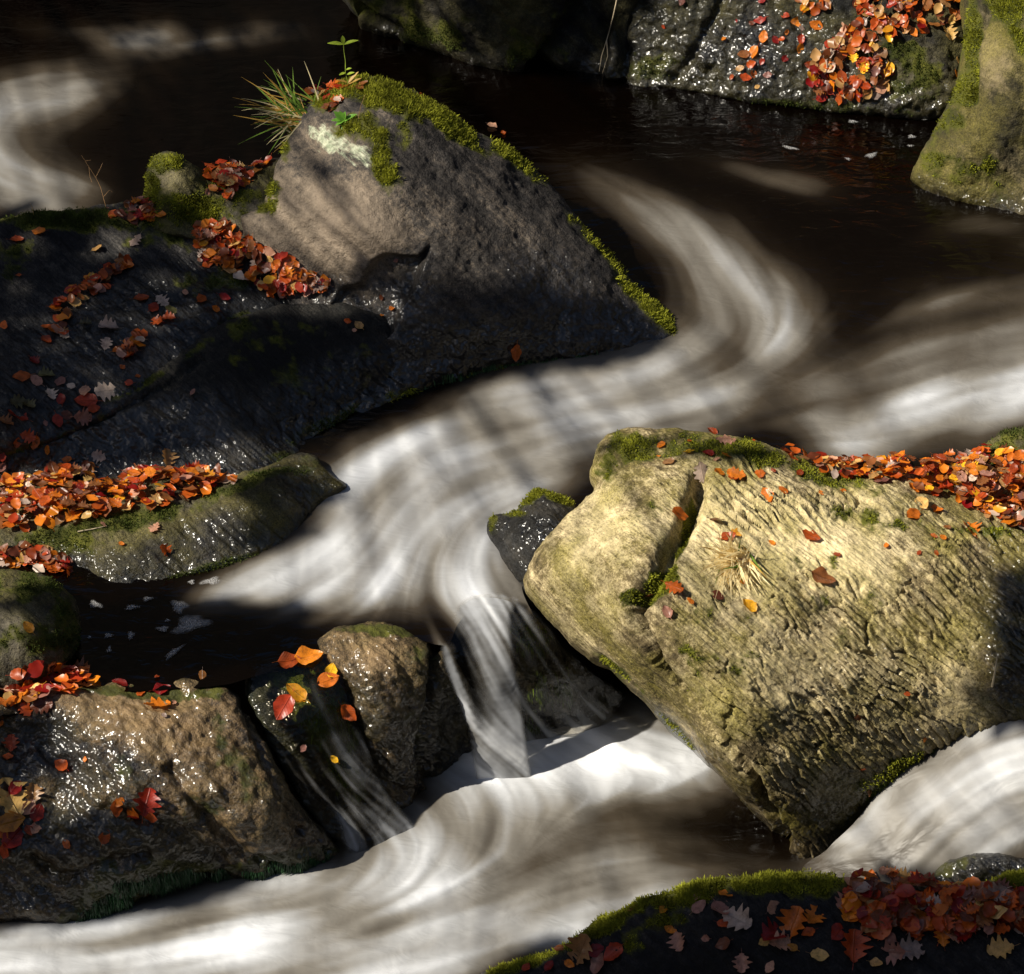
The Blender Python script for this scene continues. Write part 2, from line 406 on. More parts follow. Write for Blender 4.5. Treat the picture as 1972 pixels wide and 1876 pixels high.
def rock(name, outline, ctrl, mat, label, cat='rock', rim=.06, back=.5, step=3.0, disp=None, moss=(), lichen=(), wet=(), tone=(),
         grooves=(), jit=2.2, seed=0, wetz=None, parent=None, drop=.75, group=None, xdisp=None, corners=False):
    px, py, Q, BE, d, poly = relief(outline, None, step, jit, seed, corners)
    cx, cy, ct = ctrl_t(ctrl); t = tps(cx, cy, ct, px, py)
    q = np.clip(d/563.0/rim, 0, 1); t = t+rim*(1-np.sqrt(np.clip(1-(1-q)**2, 0, 1)))
    P = CAM+rays(px, py)*t[:, None]; N = vert_normals(P, Q)
    if disp is None: disp = std_disp()
    h = disp(px, py, P, N)*(.35+.65*smooth(d/25))
    for (line, wd, dep) in grooves:
        L = catmull(line, False); gd, _, _ = near_poly(px, py, L, False)
        gd = gd+noise2(px, py, 22, 5, 3)*wd*.35
        h = h-dep*np.exp(-(gd/wd)**2)
    if xdisp is not None: h = h+xdisp(px, py, P, N)
    P = P+N*h[:, None]; N = vert_normals(P, Q)
    nz = noise2(px, py, 45, seed+1, 4)*.45+noise2(px, py, 14, seed+2, 2)*.2
    A = {}
    A['moss'] = np.clip(blobs(px, py, moss)*(1.0)+nz*(blobs(px, py, moss) > 0), 0, 1)
    A['lichen'] = np.clip(blobs(px, py, lichen), 0, 1)
    A['wet'] = np.clip(blobs(px, py, wet), 0, 1)
    if wetz is not None: A['wet'] = np.maximum(A['wet'], smooth((wetz[0]+wetz[1]-P[:, 2])/wetz[1]))
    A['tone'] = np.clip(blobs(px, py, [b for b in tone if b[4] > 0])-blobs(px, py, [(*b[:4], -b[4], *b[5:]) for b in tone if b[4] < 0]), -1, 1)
    # close the stone behind its rim
    nxt = {int(a): int(b) for a, b in BE}
    Vs = [P]; Fs = [Q]; base = len(P)
    bvs = np.unique(BE); mp = -np.ones(len(P), int); mp[bvs] = np.arange(len(bvs))
    cen = P[bvs].mean(0); dirb = np.array([0, math.sqrt(1-drop**2), -drop])*back
    prev = bvs.copy()
    for (tt, sh) in ((.12, 1.0), (.4, .97), (.75, .86), (1.0, .62)):
        R = cen+(P[bvs]-cen)*sh+dirb*tt*(1.0); R = R+ (np.clip(fbm(R*3+2, 2), -1, 1)*.03*tt)[:, None]
        cur = base+np.arange(len(bvs)); base += len(bvs); Vs.append(R)
        a, b = BE[:, 0], BE[:, 1]
        Fs.append(np.stack([prev[mp[b]], prev[mp[a]], cur[mp[a]], cur[mp[b]]], 1)); prev = cur
    Vs.append((cen+dirb*1.05)[None]); apex = base
    tri = np.stack([prev[mp[BE[:, 1]]], prev[mp[BE[:, 0]]], np.full(len(BE), apex)], 1)
    V = np.concatenate(Vs); FQ = np.concatenate(Fs)
    for k2 in A: A[k2] = np.concatenate([A[k2], A[k2][bvs], A[k2][bvs], A[k2][bvs], A[k2][bvs], [0]])
    o = mesh_np(name, V, FQ, mat, parent, A, True, tri)
    register(name, P, Q)
    if label: tag(o, label, cat, group)
    ROCKV[o.name] = (o, px, py, P, N, A, Q)
    return o

def fuzz(o, name, amount, length, mat, thr=.35, lean=0.5, width=.0016, seed=1, blob=None, hang=False, up=.35, clump=9):
    """short fronds standing on the mossy parts of a stone"""
    _, px, py, P, N, A, Q = ROCKV[o.name]; rg = np.random.default_rng(seed)
    m = A['moss'][:len(P)].copy() if blob is None else np.clip(blobs(px, py, blob)+noise2(px, py, 26, seed, 3)*.5*(blobs(px, py, blob) > .02), 0, 1)
    vis = (N@(-FWD)) > -.2
    wgt = np.clip(m-thr, 0, 1)*vis
    if wgt.sum() <= 0: return None
    n = amount; idx = rg.choice(len(P), n, p=wgt/wgt.sum())
    b = P[idx]+rg.normal(size=(n, 3))*.0028
    L = length*(.45+.9*rg.random(n))*(.5+.7*m[idx])
    dirn = N[idx]*1.0+rg.normal(size=(n, 3))*lean+np.array([0, 0, up])
    if hang: dirn = N[idx]*.28+np.array([0, 0, -1.0])+rg.normal(size=(n, 3))*.12
    dirn /= np.linalg.norm(dirn, axis=1)[:, None]
    side = np.cross(dirn, rg.normal(size=(n, 3))); side /= np.linalg.norm(side, axis=1)[:, None]
    wd = width*(.6+.8*rg.random(n))
    b = b-N[idx]*.001
    mid = b+dirn*(L*.55)[:, None]+np.array([0, 0, -.12])*(L*.3)[:, None]; tip = b+dirn*L[:, None]+np.array([0, 0, -.5])*(L*.25)[:, None]
    V = np.stack([b-side*wd[:, None], b+side*wd[:, None], mid+side*wd[:, None]*.9, mid-side*wd[:, None]*.9, tip], 1).reshape(-1, 3)
    k = np.arange(n)*5
    Qd = np.stack([k, k+1, k+2, k+3], 1); T = np.stack([k+3, k+2, k+4], 1)
    f = mesh_np(name, V, Qd, mat, o, None, False, T); f['kind'] = 'stuff'
    return f

# ================================================================== STRUCTURE: ground
def build_ground():
    g = np.concatenate([np.linspace(-32, -6, 27), np.linspace(-5.5, 5.5, 45), np.linspace(6, 32, 27)])
    X, Y = np.meshgrid(g, g); x = X.ravel(); y = Y.ravel()
    base = np.interp(y, [-2.6, -.7, 0.3, 2.6], [-.55, -.45, -.05, .25])
    z = base.copy()
    z += np.clip(-x-2.9, 0, None)*.42+np.clip(x-2.9, 0, None)*.6
    z += np.clip(y-3.9, 0, 14)*1.7+np.clip(y-17.9, 0, None)*.4
    z += np.minimum(np.clip(-2.9-y, 0, None)*.86, 5.7)
    off = np.clip(np.maximum(np.abs(x)-2.6, np.maximum(y-3.4, -2.9-y)), 0, 1)
    z += fbm(np.stack([x*.5, y*.5, x*0], 1), 4)*.5*off
    n = len(g); a = (np.arange(n-1)[:, None]*n+np.arange(n-1)).ravel()
    o = mesh_np('ground', np.stack([x, y, z], 1), np.stack([a, a+1, a+n+1, a+n], 1), M['ground']); tag(o, kind='structure')
build_ground()

# ================================================================== STRUCTURE: rocks
RECESS = catmull([(650, 556), (690, 543), (712, 505), (740, 487), (800, 492), (832, 470), (818, 510), (797, 560), (770, 602), (752, 650), (690, 660), (630, 620)])
def recess(px, py, P, N):
    ins = inside(px, py, RECESS); dd, _, _ = near_poly(px, py, RECESS)
    return -np.where(ins, smooth((dd+2)/12), 0)*(.030+.02*smooth((640-py)/120))
rock('boulder', [(505, 395), (530, 330), (548, 280), (560, 238), (600, 195), (650, 165), (705, 147), (770, 163), (830, 193), (890, 238), (960, 272),
    (1030, 325), (1085, 380), (1125, 428), (1180, 495), (1240, 560), (1300, 618), (1328, 640), (1300, 672), (1230, 692), (1090, 708), (950, 730), (840, 760), (760, 800), (700, 830),
    (640, 800), (600, 700), (560, 620), (520, 560), (480, 480), (462, 420)],
    [(560, 240, 'z', 1.27), (705, 150, 'z', 1.40), (830, 195, 'z', 1.34), (960, 275, 'z', 1.20), (1085, 380, 'z', 1.03), (1240, 560, 'z', .80), (1328, 640, 'z', .69),
     (1230, 690, 'z', .64), (1090, 708, 'z', .63), (950, 728, 'z', .615), (840, 755, 'z', .60), (700, 830, 'z', .56), (480, 410, 'z', 1.07), (530, 330, 'z', 1.19),
     (640, 552, 'z', .885), (560, 500, 'z', .95), (700, 460, 'z', 1.09), (620, 380, 'z', 1.17), (720, 320, 'z', 1.27), (800, 480, 'z', 1.07), (900, 420, 'z', 1.12), (1000, 520, 'z', .95),
     (830, 560, 'z', .93), (900, 640, 'z', .79), (1100, 600, 'z', .80), (1000, 640, 'z', .77), (760, 640, 'z', .80), (600, 620, 'z', .80), (640, 720, 'z', .66)],
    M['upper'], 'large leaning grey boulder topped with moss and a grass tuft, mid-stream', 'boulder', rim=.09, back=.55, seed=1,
    moss=[(720, 180, 150, 40, 1.0, 18), (850, 230, 110, 26, 1.0, 35), (640, 190, 60, 30, .9), (700, 250, 70, 40, .55), (740, 320, 30, 60, .7, -30), (1000, 310, 90, 18, .8, 38), (1150, 470, 120, 16, .85, 48),
          (1260, 600, 110, 20, .9, 45), (545, 260, 20, 70, .9), (530, 360, 30, 30, .6), (800, 250, 60, 40, .45), (900, 735, 330, 22, .5, -12), (520, 400, 30, 25, .5)],
    lichen=[(640, 272, 66, 40, .78, 30), (695, 300, 55, 34, .72, 30), (605, 255, 35, 22, .7, 30), (745, 320, 60, 22, .4, 35), (980, 460, 40, 20, .3)],
    wet=[(1060, 540, 120, 70, .8, 30), (900, 680, 400, 90, .95, -8), (790, 570, 60, 110, .9), (1150, 620, 180, 60, .9), (680, 640, 150, 130, .8)],
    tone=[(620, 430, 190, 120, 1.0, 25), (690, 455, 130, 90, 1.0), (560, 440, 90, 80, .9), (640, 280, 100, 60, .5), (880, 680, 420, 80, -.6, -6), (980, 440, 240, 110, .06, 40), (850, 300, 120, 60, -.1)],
    grooves=[([(560, 240), (650, 330), (740, 390), (800, 450), (830, 480)], 16, .014)], xdisp=recess,
    wetz=(.68, .12), disp=std_disp(1, .024, .0035, .0025, 26, .004))

rock('slab', [(-250, 440), (0, 424), (60, 408), (150, 404), (230, 394), (290, 384), (360, 370), (450, 370), (520, 400), (640, 500), (760, 610), (700, 640), (520, 640), (400, 690),
    (330, 740), (250, 790), (120, 850), (0, 890), (-250, 920)],
    [(-90, 440, 'z', 1.03), (60, 408, 'z', 1.02), (230, 394, 'z', 1.00), (360, 380, 'z', 1.02), (480, 400, 'z', .99), (640, 520, 'z', .87), (560, 500, 'z', .88), (760, 620, 'z', .80), (520, 590, 'z', .835), (430, 620, 'z', .825),
     (330, 700, 'z', .785), (270, 735, 'z', .775), (150, 790, 'z', .75), (0, 850, 'z', .735), (-90, 880, 'z', .73), (0, 890, 'z', .66), (200, 560, 'z', .895), (0, 620, 'z', .89), (300, 480, 'z', .94), (430, 500, 'z', .90), (100, 700, 'z', .82), (520, 640, 'z', .74)],
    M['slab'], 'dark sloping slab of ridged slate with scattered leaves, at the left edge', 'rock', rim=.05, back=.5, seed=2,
    moss=[(140, 425, 170, 28, .95), (330, 430, 130, 50, .55), (420, 540, 110, 40, .5), (20, 500, 60, 60, .4), (460, 620, 70, 16, .5, -15), (60, 860, 200, 14, .5, -22)],
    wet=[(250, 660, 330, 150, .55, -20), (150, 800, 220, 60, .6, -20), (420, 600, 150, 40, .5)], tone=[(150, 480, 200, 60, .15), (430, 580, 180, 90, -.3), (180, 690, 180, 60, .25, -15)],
    disp=std_disp(1, .020, .007, .002, 30))

rock('ledge', [(-250, 850), (0, 838), (80, 815), (150, 783), (220, 755), (275, 728), (330, 690), (400, 640), (470, 605), (560, 585), (660, 585), (750, 615), (780, 690), (850, 745), (780, 775), (700, 805),
    (640, 838), (600, 870), (600, 905), (560, 930), (460, 960), (300, 960), (100, 990), (-250, 1010)],
    [(-90, 850, 'z', .74), (0, 842, 'z', .742), (150, 783, 'z', .765), (275, 728, 'z', .785), (400, 645, 'z', .83), (560, 590, 'z', .85), (660, 590, 'z', .85), (750, 620, 'z', .82), (850, 745, 'z', .59), (780, 775, 'z', .58), (700, 805, 'z', .565), (640, 838, 'z', .555), (600, 870, 'z', .55),
     (700, 700, 'z', .72), (550, 760, 'z', .70), (500, 680, 'z', .79), (400, 780, 'z', .72), (250, 800, 'z', .715), (430, 870, 'z', .625), (200, 870, 'z', .64), (50, 890, 'z', .64), (460, 930, 'z', .585), (300, 930, 'z', .575), (100, 950, 'z', .57), (-90, 960, 'z', .57), (560, 900, 'z', .555)],
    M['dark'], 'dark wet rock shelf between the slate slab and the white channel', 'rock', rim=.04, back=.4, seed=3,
    moss=[(700, 790, 180, 22, .75, -22), (300, 720, 160, 12, .5, -30), (500, 640, 120, 40, .35), (600, 720, 150, 60, .25), (540, 880, 60, 20, .5), (30, 850, 120, 14, .6, -14)],
    wet=[(250, 830, 260, 70, 1.0, -10), (430, 870, 120, 60, 1.0, 25), (650, 770, 240, 90, .7, -20)], tone=[(430, 850, 100, 50, .7, 30), (200, 820, 180, 60, .35, -12), (640, 690, 240, 80, -.5)],
    wetz=(.60, .10), disp=std_disp(1, .024, .006, .002, 26),
    grooves=[([(0, 868), (120, 830), (230, 790), (330, 735), (390, 690)], 8, .02)])

rock('ledge_rock', [(-250, 890), (100, 885), (300, 885), (440, 905), (520, 895), (580, 868), (612, 880), (640, 915), (668, 938), (640, 965), (600, 1000), (575, 1040), (540, 1068), (490, 1087), (420, 1108),
    (350, 1125), (260, 1145), (190, 1140), (140, 1105), (60, 1085), (-250, 1075)],
    [(-90, 890, 'z', .585), (100, 895, 'z', .58), (300, 895, 'z', .58), (440, 910, 'z', .59), (520, 900, 'z', .61), (600, 880, 'z', .62), (650, 930, 'z', .60), (640, 965, 'z', .55), (590, 1010, 'z', .53), (540, 1068, 'z', .50), (490, 1087, 'z', .495), (350, 1125, 'z', .49), (260, 1145, 'z', .485),
     (140, 1105, 'z', .50), (-90, 1075, 'z', .52), (0, 960, 'z', .585), (250, 950, 'z', .585), (400, 930, 'z', .595), (130, 1010, 'z', .60), (300, 985, 'z', .615), (450, 945, 'z', .625), (0, 1025, 'z', .59), (330, 1040, 'z', .585), (450, 1010, 'z', .585), (200, 1070, 'z', .56), (540, 960, 'z', .60)],
    M['ridge'], 'low rounded rock rib holding back a long drift of orange leaves', 'rock', rim=.045, back=.35, seed=4,
    moss=[(250, 1000, 220, 22, .8, -10), (480, 930, 120, 20, .8, -18), (100, 1040, 120, 40, .55), (400, 1100, 170, 16, .95, -17), (590, 900, 60, 40, .4), (560, 1050, 60, 20, .7, -35)],
    wet=[(600, 940, 80, 90, .9), (430, 1030, 130, 60, .6), (500, 1060, 120, 40, .8, -20)], tone=[(130, 1030, 160, 40, .4), (600, 940, 100, 80, -.3)], wetz=(.52, .06))

rock('rock', [(-250, 1110), (0, 1100), (50, 1100), (100, 1115), (140, 1150), (158, 1200), (160, 1250), (130, 1290), (70, 1320), (0, 1345), (-250, 1360)],
    [(-90, 1110, 'z', .63), (50, 1100, 'z', .64), (140, 1150, 'z', .58), (160, 1230, 'z', .50), (130, 1290, 'z', .49), (0, 1345, 'z', .48), (-90, 1350, 'z', .48), (50, 1190, 'z', .68), (0, 1250, 'z', .62), (90, 1240, 'z', .60), (-90, 1230, 'z', .68)],
    M['ridge'], 'rounded mossy rock with one yellow leaf at the left edge of the dark pool', 'rock', rim=.08, back=.3, seed=5,
    moss=[(60, 1130, 90, 40, .65), (120, 1220, 50, 90, .7), (30, 1230, 80, 60, .35)], tone=[(40, 1220, 120, 80, .35)], wetz=(.50, .05))

rock('wet_rock', [(-250, 1360), (0, 1345), (80, 1330), (180, 1315), (290, 1305), (390, 1302), (440, 1322), (480, 1370), (520, 1440), (545, 1500), (590, 1560), (640, 1610), (668, 1640), (640, 1668), (560, 1685),
    (460, 1705), (380, 1700), (300, 1720), (240, 1750), (190, 1775), (130, 1785), (60, 1775), (-250, 1785)],
    [(-90, 1360, 'z', .50), (80, 1330, 'z', .505), (290, 1305, 'z', .505), (400, 1305, 'z', .505), (460, 1340, 'z', .46), (520, 1440, 'z', .36), (590, 1560, 'z', .18), (668, 1640, 'z', .02), (560, 1685, 'z', -.01), (380, 1700, 'z', -.01), (240, 1750, 'z', -.03), (130, 1785, 'z', -.04), (-90, 1785, 'z', -.04),
     (100, 1420, 'z', .43), (300, 1400, 'z', .485), (420, 1420, 'z', .43), (200, 1500, 'z', .38), (380, 1520, 'z', .36), (480, 1560, 'z', .27), (100, 1560, 'z', .30), (300, 1610, 'z', .24), (450, 1640, 'z', .12), (100, 1680, 'z', .14), (-60, 1600, 'z', .25), (250, 1690, 'z', .10)],
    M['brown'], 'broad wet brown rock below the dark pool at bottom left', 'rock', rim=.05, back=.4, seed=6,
    moss=[(300, 1330, 180, 16, .8), (240, 1480, 40, 30, .6), (380, 1560, 60, 40, .4), (560, 1650, 130, 22, .95, -8), (330, 1670, 160, 22, .8), (200, 1720, 110, 50, .95, -30), (440, 1440, 40, 120, .3, -20)],
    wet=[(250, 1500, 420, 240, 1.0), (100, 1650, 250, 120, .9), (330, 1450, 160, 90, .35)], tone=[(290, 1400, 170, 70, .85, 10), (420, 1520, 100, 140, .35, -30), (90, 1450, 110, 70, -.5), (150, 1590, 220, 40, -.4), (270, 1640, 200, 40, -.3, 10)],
    grooves=[([(330, 1480), (400, 1580), (470, 1640), (560, 1680)], 12, .03), ([(200, 1560), (320, 1590), (420, 1650)], 14, .025), ([(470, 1350), (500, 1430), (530, 1530), (580, 1600)], 8, .02), ([(60, 1650), (120, 1690), (200, 1660), (280, 1640)], 12, .03)],
    disp=std_disp(1.0, .046, .007, .003, 18, .006), wetz=(.12, .12))

rock('fall_rock', [(612, 1235), (640, 1213), (690, 1203), (740, 1200), (790, 1215), (830, 1240), (870, 1262), (900, 1310), (915, 1380), (920, 1450), (870, 1500), (835, 1510), (815, 1540), (780, 1585), (740, 1560), (710, 1500), (690, 1420), (660, 1340), (625, 1280)],
    [(612, 1235, 'z', .515), (690, 1203, 'z', .535), (760, 1200, 'z', .535), (830, 1240, 'z', .50), (900, 1310, 'z', .36), (920, 1450, 'z', .02), (835, 1510, 'z', 0.0), (780, 1585, 'z', -.03), (710, 1500, 'z', .12), (660, 1340, 'z', .40), (720, 1270, 'z', .51), (760, 1380, 'z', .36), (800, 1300, 'z', .44), (770, 1480, 'z', .16), (860, 1400, 'z', .17), (640, 1270, 'z', .50)],
    M['brown'], 'small steep rock standing between the two little waterfalls', 'rock', rim=.055, back=.3, seed=7,
    moss=[(740, 1215, 110, 18, .75), (800, 1260, 40, 40, .4), (830, 1560, 30, 40, .5), (800, 1400, 30, 80, .3)], wet=[(780, 1420, 160, 200, 1.0), (680, 1400, 60, 200, .9)],
    tone=[(700, 1270, 100, 60, .6), (740, 1400, 60, 120, .1), (860, 1380, 60, 120, -.6)], grooves=[([(838, 1250), (830, 1330), (815, 1420), (822, 1500)], 9, .05)], disp=std_disp(1, .02, .009, .004, 24, .007), wetz=(.06, .1))

rock('fall_rock', [(890, 1170), (940, 1152), (985, 1155), (1030, 1185), (1080, 1240), (1130, 1290), (1200, 1330), (1190, 1360), (1150, 1385), (1100, 1410), (1020, 1420), (950, 1440), (900, 1430), (870, 1330), (870, 1240)],
    [(890, 1170, 'z', .50), (940, 1152, 'z', .525), (985, 1155, 'z', .525), (1030, 1185, 'z', .49), (1080, 1240, 'z', .38), (1200, 1330, 'z', .10), (1100, 1410, 'z', .02), (950, 1440, 'z', -.03), (880, 1340, 'z', .15), (960, 1250, 'z', .40), (1020, 1320, 'z', .26), (1100, 1340, 'z', .16), (1000, 1400, 'z', .08)],
    M['dark'], 'black mossy rock under the veil of water left of the big boulder', 'rock', rim=.05, back=.3, seed=8,
    moss=[(930, 1180, 50, 30, 1.0), (1020, 1220, 60, 40, .7, 40), (1060, 1330, 60, 70, .55), (1000, 1390, 90, 30, .5)], wet=[(1000, 1300, 250, 250, 1.0)], disp=std_disp(1, .02, .008, .003, 20))

rock('rock', [(938, 1005), (955, 990), (990, 985), (1015, 958), (1035, 942), (1065, 950), (1105, 970), (1120, 1040), (1080, 1120), (1040, 1160), (1005, 1165), (985, 1120), (960, 1060), (940, 1030)],
    [(938, 1005, 'z', .62), (990, 985, 'z', .66), (1035, 942, 'z', .75), (1105, 970, 'z', .72), (1010, 1020, 'z', .69), (1060, 1010, 'z', .74), (985, 1120, 'z', .52), (1005, 1165, 'z', .47), (1080, 1120, 'z', .60), (1040, 1090, 'z', .62), (1110, 1040, 'z', .70), (960, 1060, 'z', .57)],
    M['dark'], 'small black angular rock jutting from behind the big sunlit boulder', 'rock', rim=.025, back=.25, seed=9, jit=1.2,
    moss=[(1025, 955, 40, 16, 1.0, -30), (1075, 960, 40, 12, .9, 22), (950, 1010, 18, 30, .7), (985, 990, 40, 10, .6)], wet=[(1040, 1060, 120, 120, .9)], tone=[(1040, 980, 50, 25, .4)], disp=std_disp(1, .012, .006, .002, 24))

# the big boulder
STRIP = np.array([(1228, 1165), (1238, 1235), (1268, 1292), (1322, 1352), (1392, 1432), (1452, 1502), (1472, 1562), (1515, 1640), (1440, 1620), (1250, 1430), (1120, 1300), (1150, 1200)], float)
def strip(px, py, P, N):
    ins = inside(px, py, STRIP); dd, _, _ = near_poly(px, py, STRIP)
    return -np.where(ins, smooth(dd/26), 0)*.030*smooth((py-1200)/120)
def flakes(px, py, P, N):
    u = (P@E1)*7.0; v = (P@E2)*40.0
    v = v+fbm(P*5+4, 3)*.9; u = u+fbm(P*5+8, 2)*.6
    f1, f2, rid, dv = worley(u, v, 2); edge = f2-f1
    crack = np.exp(-(edge/.10)**2)*smooth((rid-.45)*4)*smooth(.6+fbm(P*9+31, 2)*1.5)
    body = (.25+.75*rid)*np.clip(edge*6, 0, 1)*.012-dv*.022
    u2 = (P@E1)*17; v2 = (P@E2)*85+fbm(P*8, 2)*1.2
    g1, g2, r2, d2 = worley(u2, v2, 5)
    small = (r2-.4)*.005*np.clip((g2-g1)*6, 0, 1)-d2*.006
    main = smooth((px-(1230+.3*(np.abs(py-1160))*(py > 1160)+.45*np.clip(1160-py, 0, 400)))/90)
    main = main*(1-.85*blobs(px, py, [(1450, 850, 330, 40, 1, 12), (1700, 925, 330, 50, 1, 4)]))
    lump = fbm(P*2.6+5, 4)*.022
    st = np.stack([P@E1*2.5, P@E2*60, P@E3*30], 1)
    smoothface = fbm(st, 3, .6)*.0022
    msk = np.clip(.55+fbm(P*3.3+21, 3)*1.1, .12, 1.25)
    return lump+main*msk*(body+small-crack*.024)+(1-main)*smoothface+fbm(P*55, 3, .6)*.0022
rock('boulder', [(1008, 1112), (1030, 1065), (1075, 1010), (1130, 955), (1138, 905), (1150, 862), (1170, 835), (1210, 820), (1290, 826), (1380, 836), (1450, 850), (1530, 872), (1590, 893), (1640, 908), (1720, 905), (1850, 892), (1972, 878), (2230, 880),
    (2230, 1400), (1972, 1405), (1890, 1420), (1810, 1450), (1740, 1495), (1690, 1550), (1640, 1610), (1590, 1655), (1550, 1668), (1500, 1632), (1440, 1575), (1370, 1500), (1300, 1432), (1215, 1345), (1130, 1262), (1060, 1190), (1020, 1150)],
    [(1010, 1112, 'z', .70), (1130, 955, 'z', .86), (1150, 862, 'z', .94), (1210, 822, 'z', .97), (1380, 836, 'z', .99), (1530, 872, 'z', .985), (1640, 908, 'z', .96), (1850, 892, 'z', .96), (2070, 880, 'z', .96),
     (2070, 1400, 'z', .52), (1890, 1420, 'z', .41), (1740, 1495, 'z', .26), (1640, 1610, 'z', .06), (1555, 1668, 'z', -.02), (1440, 1575, 'z', .10), (1300, 1432, 'z', .27), (1130, 1262, 'z', .49), (1040, 1165, 'z', .63),
     (1200, 900, 'z', .965), (1330, 930, 'z', .98), (1500, 930, 'z', .985), (1700, 960, 'z', .96), (1850, 960, 'z', .935), (1972, 1000, 'z', .91), (1972, 1150, 'z', .82), (1750, 1060, 'z', .90), (1550, 1020, 'z', .945),
     (1300, 1050, 'z', .93), (1180, 1020, 'z', .915), (1100, 1100, 'z', .82), (1180, 1130, 'z', .83), (1140, 1200, 'z', .67), (1240, 1200, 'z', .80), (1260, 1290, 'z', .655), (1220, 1300, 'z', .58), (1350, 1400, 'z', .49), (1330, 1430, 'z', .38), (1450, 1520, 'z', .31), (1440, 1550, 'z', .20), (1400, 1200, 'z', .80),
     (1600, 1200, 'z', .77), (1550, 1400, 'z', .505), (1800, 1250, 'z', .71), (1700, 1400, 'z', .47), (1900, 1330, 'z', .59), (1560, 1560, 'z', .22), (1500, 1590, 'z', .14), (1640, 1500, 'z', .30)],
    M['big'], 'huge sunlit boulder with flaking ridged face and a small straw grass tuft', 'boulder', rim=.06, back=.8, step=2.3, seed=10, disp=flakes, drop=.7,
    moss=[(1240, 860, 110, 34, .7), (1420, 870, 160, 30, .75, 12), (1600, 920, 160, 26, .6, 16), (1320, 1010, 16, 90, .95, 14), (1270, 1120, 30, 60, 1.0, 40), (1235, 1150, 40, 20, 1.0), (1360, 1180, 60, 30, .35), (1700, 1000, 160, 26, .5, 10), (1340, 1270, 50, 60, .45), (1400, 1300, 40, 30, .5), (1290, 1420, 60, 14, .75, 45),
          (1180, 1300, 90, 10, .6, 45), (1180, 860, 20, 70, .5, 20), (1720, 1480, 90, 20, .8, -35), (1520, 1110, 120, 50, .25), (1400, 1560, 130, 14, .55, 45), (1530, 1180, 150, 80, .2), (1260, 990, 60, 40, .25), (1900, 1020, 120, 14, .5)],
    wet=[(1800, 1410, 190, 90, .75, -25), (1940, 1230, 80, 230, .9), (1600, 1570, 150, 90, .85, -40), (1700, 1330, 260, 110, .40, 30)],
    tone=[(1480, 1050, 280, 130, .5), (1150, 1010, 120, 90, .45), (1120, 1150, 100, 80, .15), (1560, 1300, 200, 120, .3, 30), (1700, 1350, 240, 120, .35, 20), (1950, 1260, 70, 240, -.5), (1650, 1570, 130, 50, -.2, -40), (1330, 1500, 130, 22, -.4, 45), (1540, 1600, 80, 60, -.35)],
    grooves=[([(1350, 925), (1335, 975), (1318, 1015), (1290, 1060), (1268, 1110), (1240, 1145)], 15, .085), ([(1240, 1145), (1222, 1180), (1235, 1230), (1265, 1290), (1320, 1350), (1390, 1430), (1450, 1500), (1470, 1560), (1510, 1625)], 10, .17),
             ([(1130, 945), (1160, 905), (1220, 872), (1300, 868)], 9, .018)],
    wetz=(.22, .25), xdisp=strip)

rock('boulder', [(1100, 1960), (900, 1915), (930, 1874), (1010, 1850), (1090, 1822), (1150, 1775), (1210, 1755), (1250, 1730), (1310, 1712), (1370, 1692), (1440, 1688), (1500, 1683), (1560, 1678), (1620, 1690), (1700, 1700), (1800, 1708), (1900, 1698), (1972, 1684), (2230, 1680), (2230, 1960)],
    [(900, 1910, 'z', .02), (1010, 1850, 'z', .10), (1150, 1780, 'z', .22), (1250, 1730, 'z', .31), (1370, 1692, 'z', .38), (1560, 1680, 'z', .42), (1800, 1708, 'z', .42), (2070, 1680, 'z', .45), (1100, 1960, 'z', .02), (1300, 1960, 'z', .10), (1600, 1960, 'z', .20), (2070, 1960, 'z', .25), (1400, 1800, 'z', .32), (1700, 1780, 'z', .38), (1900, 1800, 'z', .38), (1200, 1850, 'z', .18)],
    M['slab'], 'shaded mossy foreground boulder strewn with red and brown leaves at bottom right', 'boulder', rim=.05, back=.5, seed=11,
    moss=[(1010, 1850, 110, 22, 1.0, -22), (1180, 1775, 110, 26, 1.0, -30), (1330, 1715, 130, 34, 1.0, -12), (1480, 1700, 130, 30, .95), (1580, 1700, 60, 40, .8), (1960, 1695, 70, 26, .9, -10), (1250, 1790, 90, 30, .35, -25)], tone=[(1500, 1850, 500, 90, -.35)])

rock('submerged_rock', [(1780, 1705), (1795, 1680), (1830, 1655), (1875, 1643), (1930, 1642), (1990, 1650), (2230, 1665), (2230, 1740), (1900, 1740), (1800, 1730)],
    [(1780, 1705, 'z', .10), (1875, 1645, 'z', .22), (1990, 1650, 'z', .24), (2070, 1690, 'z', .22), (1900, 1740, 'z', .08), (1880, 1690, 'z', .18), (2000, 1700, 'z', .18)],
    M['dark'], 'dark rounded stone in the foot of the right-hand cascade', 'rock', rim=.06, back=.2, seed=12, moss=[(1830, 1670, 60, 20, .6, -25)], wet=[(1900, 1690, 300, 200, 1.0)])

rock('rock', [(1870, 885), (1885, 862), (1910, 842), (1940, 828), (1972, 822), (2230, 815), (2230, 930), (1900, 930)],
    [(1870, 885, 'z', .93), (1910, 842, 'z', 1.0), (1972, 822, 'z', 1.03), (2070, 815, 'z', 1.04), (2070, 930, 'z', .92), (1900, 930, 'z', .90), (1960, 870, 'z', .99)],
    M['ridge'], 'mossy green stone at the right edge behind the leaf-filled hollow', 'rock', rim=.05, back=.25, seed=13, moss=[(1940, 860, 120, 60, .6)], tone=[(1940, 870, 100, 60, .3)])

